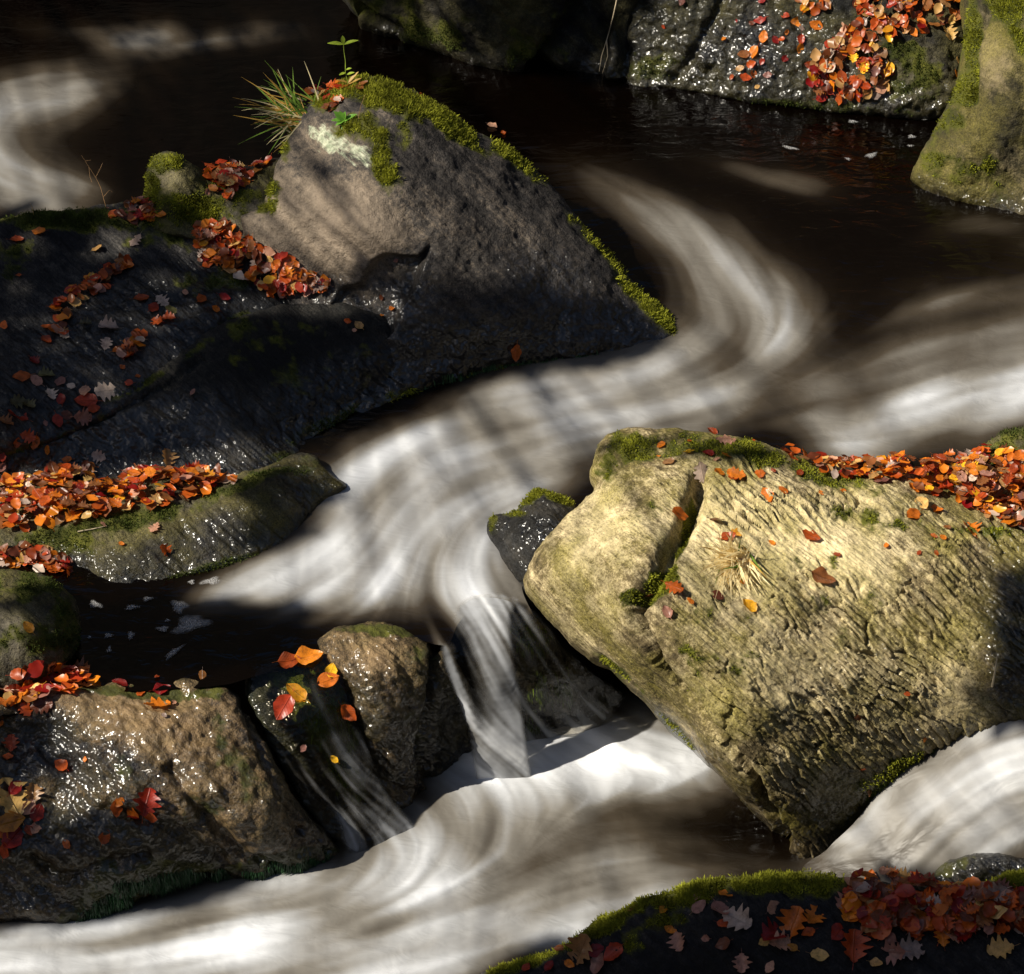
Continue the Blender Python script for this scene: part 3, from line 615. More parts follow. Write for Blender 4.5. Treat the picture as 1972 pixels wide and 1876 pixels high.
rock('rock', [(1140, -80), (1180, 0), (1170, 90), (1165, 150), (1230, 175), (1300, 172), (1360, 185), (1440, 200), (1520, 205), (1600, 218), (1700, 222), (1790, 235), (1830, 215), (1890, 120), (1910, -80)],
    [(1140, -80, 'z', 1.28), (1180, 0, 'z', 1.12), (1165, 155, 'z', .84), (1300, 172, 'z', .83), (1440, 200, 'z', .825), (1600, 218, 'z', .82), (1790, 235, 'z', .81), (1500, -80, 'z', 1.30), (1890, -80, 'z', 1.30), (1500, 60, 'z', 1.08), (1300, 60, 'z', 1.04), (1750, 60, 'z', 1.13), (1780, 140, 'z', 1.00), (1600, 140, 'z', .96), (1880, 100, 'z', 1.05), (1400, 140, 'z', .92)],
    M['bank'], 'wet sparkling bank rock with a drift of orange leaves at top right', 'rock', rim=.03, back=.4, seed=14,
    moss=[(1260, 130, 70, 40, .5), (1760, 150, 80, 60, .5), (1600, 205, 220, 14, .55, 4), (1740, 100, 60, 30, .5)], wet=[(1400, 110, 260, 130, 1.0), (1600, 190, 260, 40, .9), (1250, 150, 120, 60, .8)], tone=[(1770, 150, 70, 70, .5), (1300, 40, 90, 80, -.5)],
    grooves=[([(1400, -20), (1350, 80), (1300, 150)], 10, .03), ([(1180, 20), (1205, 100), (1200, 160)], 12, .05)], disp=std_disp(1, .03, .008, .005, 16, .012), wetz=(.86, .1))

rock('rock', [(640, -80), (680, 0), (690, 40), (740, 70), (790, 82), (830, 95), (880, 115), (940, 132), (1000, 146), (1030, 135), (1060, 125), (1110, 145), (1160, 165), (1200, 150), (1215, 60), (1210, -80)],
    [(640, -80, 'z', 1.15), (690, 40, 'z', .90), (790, 82, 'z', .85), (880, 115, 'z', .83), (1000, 146, 'z', .815), (1110, 145, 'z', .82), (1200, 150, 'z', .83), (1210, -80, 'z', 1.32), (900, -80, 'z', 1.30), (900, 20, 'z', 1.08), (1000, 80, 'z', .97), (1040, 60, 'z', 1.03), (800, 30, 'z', .98), (1120, 60, 'z', 1.00)],
    M['bank'], 'shadowed craggy bank rock with a deep cleft, top centre', 'rock', rim=.04, back=.4, seed=15,
    moss=[(830, 60, 120, 50, .5), (780, 20, 60, 60, .4), (990, 90, 70, 60, .45), (1080, 70, 60, 60, .35), (700, 10, 50, 50, .5)], wet=[(950, 135, 150, 30, .8), (1120, 150, 100, 40, .9)], tone=[(930, 100, 120, 50, .5), (860, 40, 120, 60, .2), (960, 130, 90, 20, .6)],
    grooves=[([(1115, -10), (1100, 50), (1065, 90), (1030, 140)], 16, .10), ([(1140, 0), (1165, 50), (1190, 120)], 10, .04), ([(690, 20), (720, 40), (760, 60)], 12, .05)], disp=std_disp(1, .035, .012, .004, 16), wetz=(.84, .06))

rock('boulder', [(1752, 345), (1775, 290), (1810, 230), (1845, 165), (1858, 90), (1865, 30), (1880, -80), (2230, -80), (2230, 470), (1972, 442), (1920, 428), (1860, 405), (1800, 385)],
    [(1752, 345, 'z', .82), (1810, 230, 'z', 1.02), (1858, 90, 'z', 1.25), (1880, -60, 'z', 1.42), (2070, -60, 'z', 1.50), (2070, 470, 'z', .72), (1972, 442, 'z', .73), (1860, 405, 'z', .755), (1960, 300, 'z', .98), (1930, 150, 'z', 1.24), (1880, 280, 'z', 1.01), (2070, 250, 'z', 1.1)],
    M['mossy'], 'tall olive mossy boulder at the right edge of the upper stream', 'boulder', rim=.06, back=.6, seed=16,
    moss=[(1870, 60, 22, 110, 1.0, 4), (1940, 10, 60, 60, .9), (1850, 180, 30, 90, .75, 20), (1800, 290, 60, 60, .45), (1965, 80, 20, 60, .8, -30), (1900, 330, 110, 50, .4)],
    lichen=[(1900, 90, 40, 60, .30), (1890, 130, 30, 40, .25)], tone=[(1905, 100, 45, 80, .8, -15), (1930, 210, 60, 60, -.2), (1880, 330, 120, 70, .15)], grooves=[([(1905, 10), (1880, 90), (1872, 180), (1868, 260)], 9, .02)], wetz=(.78, .08), disp=std_disp(1, .03, .004, .004, 16))

rock('rock', [(205, 425), (215, 398), (270, 392), (285, 360), (282, 335), (300, 300), (320, 290), (345, 296), (375, 315), (405, 345), (440, 330), (500, 315), (545, 305), (580, 380), (560, 440), (480, 470), (400, 470), (300, 450)],
    [(205, 425, 'z', .98), (270, 392, 'z', .99), (282, 335, 'z', 1.09), (320, 291, 'z', 1.16), (345, 297, 'z', 1.16), (375, 318, 'z', 1.12), (410, 350, 'z', 1.05), (500, 318, 'z', 1.05), (545, 310, 'z', 1.06), (560, 440, 'z', .96), (480, 460, 'z', .96), (400, 460, 'z', .95), (300, 440, 'z', .97), (330, 350, 'z', 1.10), (330, 400, 'z', 1.03), (450, 380, 'z', 1.01), (400, 410, 'z', 1.00)],
    M['ridge'], 'small pointed mossy rock on the ledge left of the leaning boulder', 'rock', rim=.04, back=.3, seed=17,
    moss=[(310, 310, 50, 30, .75), (290, 370, 24, 50, .95), (370, 400, 110, 40, .8), (400, 350, 50, 40, .5), (480, 390, 60, 30, .6), (300, 420, 100, 24, .7)], tone=[(330, 350, 50, 40, .8, 30), (480, 420, 70, 40, .4)])

# stone under the mossy cascade
rock('submerged_rock', [(480, 1290), (540, 1262), (600, 1250), (640, 1262), (670, 1330), (700, 1420), (740, 1520), (800, 1590), (790, 1640), (700, 1650), (640, 1620), (590, 1560), (540, 1480), (500, 1400), (470, 1330)],
    [(480, 1290, 'z', .475), (540, 1262, 'z', .485), (600, 1250, 'z', .485), (640, 1265, 'z', .48), (700, 1420, 'z', .26), (740, 1520, 'z', .10), (800, 1590, 'z', -.03), (700, 1650, 'z', -.06), (640, 1620, 'z', .02), (540, 1480, 'z', .24), (480, 1340, 'z', .43), (580, 1350, 'z', .42), (620, 1450, 'z', .27), (680, 1550, 'z', .09)],
    M['weed'], 'weedy green rock lip under the small cascade left of the falls', 'rock', rim=.03, back=.3, seed=18,
    moss=[(600, 1300, 110, 40, 1.0), (630, 1400, 60, 110, 1.0, -20), (660, 1480, 40, 80, .9, -25), (560, 1290, 90, 30, .9)], wet=[(620, 1450, 300, 300, 1.0)], disp=std_disp(1, .015, .006, .002, 18))

# ================================================================== STRUCTURE: water
STROKES = [  # centre line, half width, strength of the froth, thinned where it stands in for shade
 ([(700, 58), (600, 48), (500, 62), (400, 74), (300, 84), (230, 76), (150, 56), (30, 40)], 22, 0.415), ([(330, 62), (270, 88), (200, 92)], 30, 0.290), ([(640, 92), (600, 84), (560, 80)], 8, 0.311),
 ([(280, 148), (180, 165), (80, 180), (-40, 205)], 38, 0.436), ([(220, 150), (140, 190), (0, 225)], 36, 0.373), ([(120, 250), (40, 240), (-40, 245)], 14, 0.260),
 ([(-40, 290), (60, 330), (150, 365), (235, 392)], 38, 0.386), ([(-40, 345), (80, 372), (200, 398)], 40, 0.409), ([(0, 270), (90, 280)], 14, 0.149),
 ([(1090, 328), (1170, 362), (1250, 410), (1320, 465), (1380, 520)], 34, 0.386), ([(1330, 318), (1430, 325), (1500, 337), (1580, 348), (1650, 356)], 16, 0.324), ([(1500, 335), (1560, 360), (1620, 380)], 14, 0.192),
 ([(1250, 420), (1340, 478), (1420, 520), (1500, 562), (1560, 605), (1600, 655)], 46, 0.386), ([(1360, 520), (1335, 580), (1325, 625)], 26, 0.308), ([(1440, 500), (1440, 580), (1380, 645), (1250, 700), (1100, 742), (950, 775), (800, 830), (660, 868)], 44, 0.401),
 ([(1500, 620), (1520, 690)], 40, 0.524), ([(2060, 640), (1900, 652), (1800, 680), (1700, 692), (1600, 690)], 34, 0.277), ([(2060, 560), (1900, 560), (1780, 590), (1700, 600)], 22, 0.170), ([(2060, 470), (1900, 440), (1760, 400)], 12, 0.170),
 ([(2060, 722), (1850, 752), (1750, 790), (1650, 830), (1540, 838)], 46, 0.442), ([(2000, 760), (1850, 800), (1740, 850), (1640, 880)], 40, 0.527), ([(1720, 885), (1620, 855), (1590, 790)], 34, 0.663), ([(1680, 760), (1600, 770), (1500, 790)], 40, 0.383),
 ([(1570, 720), (1450, 758), (1300, 772), (1150, 792), (1000, 802)], 34, 0.477), ([(1300, 806), (1150, 832), (1040, 862), (880, 862)], 34, 0.334), ([(1500, 800), (1300, 840), (1150, 880)], 40, 0.334),
 ([(760, 850), (830, 870), (930, 890)], 34, .6), ([(900, 850), (780, 875), (690, 930), (640, 1000), (580, 1065)], 46, .70), ([(1130, 915), (1000, 950), (900, 955), (800, 990), (700, 1020), (620, 1045)], 46, .52),
 ([(800, 955), (750, 1020), (690, 1060), (560, 1100), (450, 1135), (350, 1160)], 40, .85), ([(960, 1085), (850, 1090), (740, 1112), (600, 1126), (440, 1135), (340, 1150)], 22, .80), ([(690, 1095), (800, 1128), (880, 1150), (950, 1142), (1005, 1160)], 18, .72),
 ([(960, 1010), (900, 1045), (860, 1100)], 40, .45), ([(620, 1150), (560, 1165), (520, 1185)], 14, .3), ([(740, 1150), (660, 1165), (600, 1180)], 16, .35),
 ([(1120, 330), (1330, 480), (1480, 600), (1440, 690), (1200, 770), (800, 850), (600, 900)], 80, .26), ([(2060, 600), (1850, 660), (1650, 740), (1500, 780)], 80, .14), ([(1750, 420), (1900, 450), (2060, 500)], 20, .14), ([(1900, 560), (1750, 600), (1650, 640)], 30, .16),
 ([(740, 1020), (830, 1080), (900, 1130), (950, 1165), (990, 1230)], 38, .62), ([(1080, 940), (980, 1020), (930, 1090), (935, 1160), (955, 1220)], 42, .55), ([(560, 1135), (760, 1118), (880, 1145), (990, 1155), (1060, 1190)], 24, .7), ([(1130, 900), (1030, 940), (900, 1000), (760, 1060)], 50, .4),
 # lower pool
 ([(990, 1455), (1100, 1450), (1200, 1490), (1290, 1480), (1340, 1455)], 44, 1.0), ([(1190, 1350), (1240, 1400), (1300, 1440)], 46, 1.0), ([(1060, 1440), (1150, 1420), (1230, 1430)], 40, .95), ([(830, 1490), (900, 1475), (970, 1455)], 28, .85), ([(810, 1545), (840, 1580), (800, 1560)], 26, .6),
 ([(1200, 1530), (1050, 1520), (950, 1535), (850, 1580)], 26, .50), ([(1420, 1530), (1340, 1520), (1250, 1540)], 40, .30),
 ([(1560, 1690), (1400, 1650), (1280, 1610), (1100, 1595), (950, 1625), (800, 1675), (650, 1725), (500, 1772), (300, 1815), (-40, 1850)], 40, 0.473), ([(960, 1715), (820, 1725), (690, 1722)], 34, 0.860), ([(580, 1782), (480, 1790), (360, 1812)], 28, 0.688),
 ([(1500, 1690), (1300, 1690), (1100, 1745), (800, 1825), (500, 1885)], 46, 0.521), ([(700, 1640), (740, 1660), (850, 1650)], 34, 0.714), ([(660, 1670), (580, 1700), (440, 1710)], 20, 0.462), ([(1150, 1660), (1020, 1680), (900, 1700)], 34, 0.420), ([(700, 1760), (500, 1830), (200, 1870), (-40, 1890)], 50, 0.554), ([(980, 1790), (800, 1860), (640, 1900)], 40, 0.504),
 ([(300, 1780), (150, 1800), (-40, 1815)], 18, 0.315), ([(1250, 1640), (1130, 1650)], 26, 0.405), ([(1400, 1690), (1250, 1720), (1100, 1790), (960, 1840)], 40, 0.450),
 ([(680, 1680), (500, 1712), (350, 1735), (200, 1790), (-40, 1805)], 24, .5),
 ([(780, 1505), (880, 1485), (960, 1470), (1060, 1460), (1180, 1430)], 26, .9), ([(780, 1570), (880, 1545), (1000, 1525), (1120, 1530)], 30, .5), ([(1540, 1690), (1620, 1650), (1700, 1600)], 40, .5),
 # right hand cascade
 ([(2060, 1420), (1960, 1430), (1860, 1480), (1740, 1580), (1600, 1720)], 70, .46), ([(2060, 1560), (1960, 1570), (1860, 1640), (1760, 1760)], 70, .36), ([(2060, 1490), (1900, 1550), (1700, 1720)], 80, .34),
 # falls
 ([(920, 1160), (950, 1200), (975, 1280), (990, 1380), (1003, 1530)], 18, .55), ([(890, 1175), (920, 1230), (950, 1330), (985, 1530)], 17, .56), ([(856, 1255), (885, 1330), (915, 1410), (945, 1530)], 8, .92),
 ([(985, 1160), (1040, 1220), (1090, 1300), (1130, 1380)], 14, .16), ([(960, 1190), (990, 1290), (1010, 1400)], 12, .14), ([(1030, 1260), (1070, 1330), (1080, 1390)], 20, .2),
 ([(600, 1330), (640, 1420), (680, 1500), (740, 1560), (800, 1610)], 14, .14), ([(625, 1440), (655, 1500), (670, 1520)], 14, .45), ([(680, 1420), (705, 1490), (740, 1540)], 10, .42), ([(640, 1560), (690, 1610), (720, 1640)], 20, .5), ([(720, 1560), (770, 1600), (800, 1620)], 14, .55),
]
def build_foam():
    X0, Y0, X1, Y1 = -110, -110, 2080, 1990
    s = 4.0; gx = np.arange(X0, X1, s); gy = np.arange(Y0, Y1, s); nx, ny = len(gx), len(gy)
    GX, GY = np.meshgrid(gx, gy); px, py = GX.ravel(), GY.ravel()
    inv = np.ones(px.shape); fx = np.zeros(px.shape); fy = np.zeros(px.shape); fw = np.full(px.shape, 1e-9)
    warpx = noise2(px, py, 150, 3, 2)*30+noise2(px, py, 55, 13, 3)*15; warpy = noise2(px, py, 150, 4, 2)*24+noise2(px, py, 55, 14, 3)*15
    fallz = blobs(px, py, [(880, 1330, 330, 190, 1)]); warpx = warpx*(1-.8*fallz); warpy = warpy*(1-.8*fallz)
    wx, wy = px+warpx, py+warpy
    for line, wd, st in STROKES:
        L = catmull(line, False, 14.0); T = np.gradient(L, axis=0); T /= np.linalg.norm(T, axis=1)[:, None]+1e-9
        b0 = L.min(0)-260; b1 = L.max(0)+260
        m = np.nonzero((px > b0[0]) & (px < b1[0]) & (py > b0[1]) & (py < b1[1]))[0]
        d2 = np.full(m.shape, 1e12); k = np.zeros(m.shape, int)
        for i in range(len(L)):
            q = (wx[m]-L[i, 0])**2+(wy[m]-L[i, 1])**2; bm = q < d2; d2[bm] = q[bm]; k[bm] = i
        nL = len(L)-1; off = [not (0 < q[0] < IW and 0 < q[1] < IH) for q in (L[0], L[-1])]
        tp = np.minimum(np.where(off[0], 1, smooth((k+.6)/(nL*.42+.5))), np.where(off[1], 1, smooth((nL-k+.6)/(nL*.42+.5))))
        if 1140 < L[0][1] < 1460 and L[-1][1] < 1660 and 540 < L[0][0] < 1050: tp = np.ones(m.shape)      # the falls keep their full width
        g = np.exp(-np.maximum(d2, 0)/(2*80.0**2)); fx[m] += g*T[k, 0]; fy[m] += g*T[k, 1]; fw[m] += g
        inv[m] *= 1-np.clip(st*(.15+.85*tp)*np.exp(-d2/(wd*1.4*(.55+.45*tp))**2), 0, .995)
    base = (1-inv).reshape(ny, nx)
    nl = np.hypot(fx, fy)+1e-9; ux = np.where(fw > 1e-6, fx/nl, -1.0).reshape(ny, nx); uy = np.where(fw > 1e-6, fy/nl, 0.2).reshape(ny, nx)
    # noise smeared along the current
    s2 = 3.0; hx = np.arange(X0, X1, s2); hy = np.arange(Y0, Y1, s2); HX, HY = np.meshgrid(hx, hy)
    def samp(A, x, y, st):
        u = np.clip((x-X0)/st, 0, A.shape[1]-1.001); v = np.clip((y-Y0)/st, 0, A.shape[0]-1.001)
        i = u.astype(int); j = v.astype(int); a = u-i; b = v-j
        return A[j, i]*(1-a)*(1-b)+A[j, i+1]*a*(1-b)+A[j+1, i]*(1-a)*b+A[j+1, i+1]*a*b
    rg = np.random.default_rng(11)
    def lic(cell, L, n):
        N = rg.random((int((Y1-Y0)/cell)+4, int((X1-X0)/cell)+4)); out = samp(N, HX, HY, cell).copy()
        for sgn in (1, -1):
            x, y = HX.copy(), HY.copy()
            for i in range(n):
                u = samp(ux, x, y, s); v = samp(uy, x, y, s); x = x+sgn*u*L; y = y+sgn*v*L; out += samp(N, x, y, cell)
        out = (out-out.mean())/out.std(); return out
    l1 = lic(15, 8, 22); l2 = lic(6.5, 6, 20); l3 = lic(34, 14, 12)
    def smear(B, L, n):
        out = samp(B, HX, HY, s); tot = 1.0
        for sgn in (1, -1):
            x, y = HX.copy(), HY.copy()
            for i in range(n):
                wgt = 1-i/n; u = samp(ux, x, y, s); v = samp(uy, x, y, s); x = x+sgn*u*L; y = y+sgn*v*L; out = out+wgt*samp(B, x, y, s); tot += wgt
        return out/tot
    pn = (noise2(px, py, 30, 21, 3)*.9+noise2(px, py, 80, 22, 2)*.8).reshape(ny, nx)
    wisp = smear(base*np.clip(1+.95*pn, .15, 2.0), 8, 12); soft = smear(base, 8, 8)
    return base, l1, l2, l3, samp, s, s2, wisp, soft
FB, L1, L2, L3, SAMP, FS, FS2, WISP, SOFT = build_foam()
def foam_at(px, py, fine=1.0):
    b = SAMP(FB, px, py, FS); a = .21*SAMP(L1, px, py, FS2)+.10*fine*SAMP(L2, px, py, FS2)+.30*SAMP(L3, px, py, FS2)+.25*noise2(px, py, 110, 6, 2)
    bs = SAMP(SOFT, px, py, FS2); wi = SAMP(WISP, px, py, FS2)
    f = .84*(.45*bs+.55*wi)*(1+.20*a)+.04*a*np.sqrt(b)*(1-b)
    return np.clip(f, 0, 1), b, a

def water(name, outline, zc, label=None, mat=None, step=4.0, film=False, absd=False, bumpamp=.012, cover=None, cat='water', offset=0.0):
    px, py, Q, BE, d, poly = relief(outline, None, step, 0)
    cx = np.array([c[0] for c in zc], float); cy = np.array([c[1] for c in zc], float)
    if absd: _, _, ct = ctrl_t([(c[0], c[1], 'z', c[2]) for c in zc]); t = tps(cx, cy, ct, px, py)
    else: t = t_z(px, py, tps(cx, cy, np.array([c[2] for c in zc]), px, py))
    P = CAM+rays(px, py)*t[:, None]
    N = vert_normals(P, Q); f, b, a = foam_at(px, py)
    h = bumpamp*(f*.9+.20*a*b)+.004*noise2(px, py, 60, 2, 2)+offset
    P = P+N*h[:, None]
    A = {'foam': f}
    if film:
        st_ = .55*SAMP(L1, px, py, FS2)+.75*SAMP(L2, px, py, FS2)
        A['cover'] = np.clip(cover(px, py, f, b, st_, d), 0, 1); A['edge'] = smooth(d/14); A['foam'] = np.clip(.35+f*.6+.10*st_, 0, 1)
    o = mesh_np(name, P, Q, mat or M['water'], None, A); tag(o, label, kind='structure'); register(name, P, Q); return o

water('stream_water', [(-330, -95), (2310, -95), (2310, 905), (1600, 930), (1300, 900), (1150, 960), (1060, 1040), (1005, 1130), (1030, 1195), (985, 1168), (955, 1158), (905, 1175), (880, 1205), (860, 1245), (790, 1228), (690, 1215), (640, 1226),
     (630, 1262), (580, 1285), (500, 1300), (430, 1320), (200, 1335), (-330, 1370)],
    [(-95, -95, .83), (1000, -95, .84), (2065, -95, .86), (400, 150, .80), (0, 300, .77), (0, 460, .72), (300, 380, .76), (900, 200, .81), (1300, 260, .81), (1700, 280, .80), (2065, 380, .79), (1150, 340, .79), (1450, 420, .77), (1900, 550, .74), (1350, 560, .71), (1550, 600, .72), (1330, 640, .69), (1700, 700, .685), (2065, 680, .70),
     (1100, 715, .645), (1500, 760, .66), (1900, 800, .665), (1700, 880, .635), (2065, 900, .65), (850, 780, .60), (1100, 850, .61), (700, 880, .565), (900, 950, .575), (1100, 950, .585), (700, 1000, .55), (950, 1060, .55), (800, 1080, .535), (600, 1080, .52), (950, 1140, .53), (450, 1130, .50), (300, 1180, .495), (750, 1170, .51), (640, 1220, .497), (300, 1300, .493), (-95, 1300, .49), (860, 1240, .49), (560, 1270, .49), (900, 1175, .51), (1020, 1190, .50)],
    'peaty brown stream running white between the rocks', bumpamp=.012)
water('pool_water', [(-330, 1690), (300, 1660), (560, 1620), (640, 1560), (790, 1500), (830, 1440), (900, 1400), (1100, 1340), (1200, 1290), (1330, 1400), (1480, 1560), (1580, 1640), (1640, 1660), (1700, 1700), (1800, 1760), (1400, 1850), (1200, 1960), (-330, 1985)],
    [(-95, 1690, -.03), (560, 1620, -.005), (640, 1560, 0), (790, 1500, .01), (900, 1400, .03), (1200, 1320, .045), (1330, 1400, .03), (1480, 1560, .01), (1640, 1660, .01), (1200, 1960, -.05), (-95, 1985, -.07), (1100, 1500, .035), (900, 1600, .01), (780, 1720, .012), (500, 1790, -.02), (1200, 1700, -.01), (1700, 1700, .01)],
    'foaming lower pool below the falls', bumpamp=.014)
water('cascade_water', [(2310, 1370), (1972, 1388), (1890, 1402), (1810, 1432), (1740, 1478), (1690, 1532), (1640, 1595), (1590, 1640), (1545, 1672), (1570, 1730), (1750, 1760), (2310, 1760)],
    [(2065, 1370, .52), (1972, 1390, .50), (1890, 1405, .43), (1740, 1480, .28), (1640, 1595, .12), (1545, 1672, .02), (1570, 1730, .0), (1750, 1760, .02), (2065, 1760, .05), (1900, 1500, .38), (1972, 1600, .28), (1780, 1600, .20), (1700, 1680, .08), (1880, 1680, .12), (2065, 1550, .38)],
    'white cascade pouring past the right side of the big boulder', absd=True, bumpamp=.02)
water('waterfall', [(880, 1168), (915, 1148), (965, 1146), (1000, 1160), (985, 1195), (990, 1260), (1003, 1340), (1013, 1420), (1026, 1500), (1034, 1545), (970, 1552), (915, 1545), (915, 1490), (903, 1420), (880, 1340), (858, 1290), (846, 1250), (862, 1215)],
    [(880, 1168, .535), (940, 1146, .545), (1000, 1160, .53), (862, 1215, .52), (846, 1250, .495), (985, 1195, .53), (990, 1260, .46), (880, 1340, .32), (1003, 1340, .32), (905, 1420, .18), (1012, 1420, .18), (920, 1490, .04), (1022, 1490, .04), (915, 1548, -.08), (1034, 1548, -.08), (930, 1230, .50), (940, 1330, .36), (960, 1420, .19)],
    'thin milky waterfall dropping into the lower pool', M['film'], 2.0, True, True, .004,
    lambda px, py, f, b, a, d: smooth(d/12)*np.clip(-.08+b*1.75+.26*a*(b+.15), 0, .97), offset=.012)
water('waterfall', [(940, 1150), (985, 1152), (1030, 1180), (1085, 1236), (1140, 1290), (1195, 1335), (1150, 1392), (1090, 1415), (1010, 1425), (985, 1330), (970, 1230)],
    [(940, 1152, .53), (985, 1152, .535), (1030, 1185, .50), (1080, 1240, .395), (1195, 1333, .12), (1100, 1410, .03), (1010, 1425, .01), (960, 1250, .415), (1020, 1320, .275), (1100, 1340, .175), (1000, 1400, .09)],
    'dark glassy veil of water sliding over the mossy rock', M['film'], 3.0, True, True, .006,
    lambda px, py, f, b, a, d: smooth(d/16)*np.clip(.02+b*.9+.20*a, 0, .7), offset=.035)
water('cascade_water', [(490, 1290), (545, 1266), (605, 1254), (640, 1266), (668, 1330), (696, 1420), (738, 1520), (798, 1592), (800, 1645), (700, 1655), (640, 1622), (590, 1560), (545, 1480), (505, 1400), (478, 1330)],
    [(480, 1290, .49), (540, 1262, .495), (600, 1250, .495), (640, 1265, .49), (700, 1420, .285), (740, 1520, .125), (800, 1590, 0), (700, 1650, -.02), (640, 1620, .04), (540, 1480, .265), (480, 1340, .445), (580, 1350, .435), (620, 1450, .29), (680, 1550, .115)],
    'small clear cascade sliding over green weed', M['film'], 3.0, True, True, .006,
    lambda px, py, f, b, a, d: smooth(d/12)*np.clip(-.03+b*1.0+.28*a*smooth((py-1400)/120), 0, .85), offset=.022)

# ================================================================== scene lookup
AV = np.concatenate(ALLV); AF = np.concatenate(ALLF)
BVH = BVHTree.FromPolygons([tuple(v) for v in AV], [tuple(int(i) for i in f) for f in AF]); FID = np.array(FID)
ROCKSONLY = None
CV = Vector(CAM)
def hit(px, py):
    r = Vector(rays([px], [py])[0]).normalized()
    p, n, i, dd = BVH.ray_cast(CV, r)
    if p is None: return None, None, None
    return np.array(p), np.array(n), SURF[FID[i]]
def hit_n(px, py, r=9):
    p, n, s = hit(px, py)
    if p is None: return None, None, None
    a = [hit(px+dx, py+dy)[0] for dx, dy in ((r, 0), (0, r), (-r, 0), (0, -r))]
    if any(x is None or np.linalg.norm(x-p) > .12 for x in a): return p, n if n@FWD < 0 else -n, s
    nn = np.cross(a[1]-a[3], a[0]-a[2]); nn = nn if nn@FWD < 0 else -nn
    return p, nn/np.linalg.norm(nn), s

# ================================================================== moss and weed on the stones (parts)
ROCKS = list(ROCKV.keys())
def R_(i): return ROCKV[ROCKS[i]][0]
A_, B_, C_, D_, E_, F_, G_, H_, I_, J_, K_, L_, M_, N_, O_, P_, Q_, U_ = [R_(i) for i in range(18)]
fuzz(A_, 'moss', 20000, .016, M['moss'], .45, seed=1)
fuzz(B_, 'moss', 6000, .011, M['mossdark'], .40, seed=2)
fuzz(C_, 'moss', 2500, .009, M['mossdark'], .40, seed=3)
fuzz(D_, 'moss', 5000, .009, M['mossdark'], .40, seed=4)
fuzz(E_, 'moss', 2500, .009, M['mossdark'], .40, seed=5)
fuzz(I_, 'moss', 2500, .008, M['moss'], .40, seed=6)
fuzz(J_, 'moss', 12000, .009, M['moss'], .40, seed=7)
fuzz(K_, 'moss', 17000, .014, M['moss'], .45, seed=8)
fuzz(M_, 'moss', 1800, .010, M['mossdark'], .30, seed=9)
fuzz(P_, 'moss', 7000, .012, M['moss'], .45, seed=10)
fuzz(Q_, 'moss', 7000, .011, M['moss'], .40, seed=11)
fuzz(N_, 'moss', 2500, .009, M['mossdark'], .35, seed=12)
fuzz(O_, 'moss', 2500, .009, M['mossdark'], .35, seed=13)
fuzz(A_, 'algae_fringe', 6500, .034, M['algae'], .3, seed=14, hang=True, width=.0014, blob=[(1050, 700, 260, 14, 1, -8), (880, 738, 140, 16, 1, -17), (1240, 686, 80, 12, 1, -10)])
fuzz(C_, 'algae_fringe', 3500, .034, M['algae'], .3, seed=15, hang=True, width=.0014, blob=[(740, 785, 130, 16, 1, -24), (640, 832, 60, 14, 1, -35)])
fuzz(D_, 'algae_fringe', 3000, .018, M['moss'], .3, seed=16, hang=True, width=.0012, blob=[(400, 1108, 170, 9, 1, -17), (540, 1062, 70, 9, 1, -35)])
fuzz(F_, 'algae_fringe', 6500, .026, M['algae'], .3, seed=17, hang=True, width=.0014, blob=[(560, 1668, 120, 16, 1, -10), (330, 1690, 150, 18, 1, -3), (200, 1745, 80, 24, 1, -25)])
fuzz(U_, 'water_weed', 5000, .04, M['weedfrond'], .5, seed=18, hang=True, width=.0018)
fuzz(H_, 'water_weed', 3000, .03, M['weedfrond'], .5, seed=19, hang=True, width=.0016)
fuzz(J_, 'algae_fringe', 1800, .014, M['mossdark'], .3, seed=20, hang=True, width=.0014, blob=[(1715, 1500, 80, 16, 1, -38), (1820, 1440, 90, 12, 1, -25)])

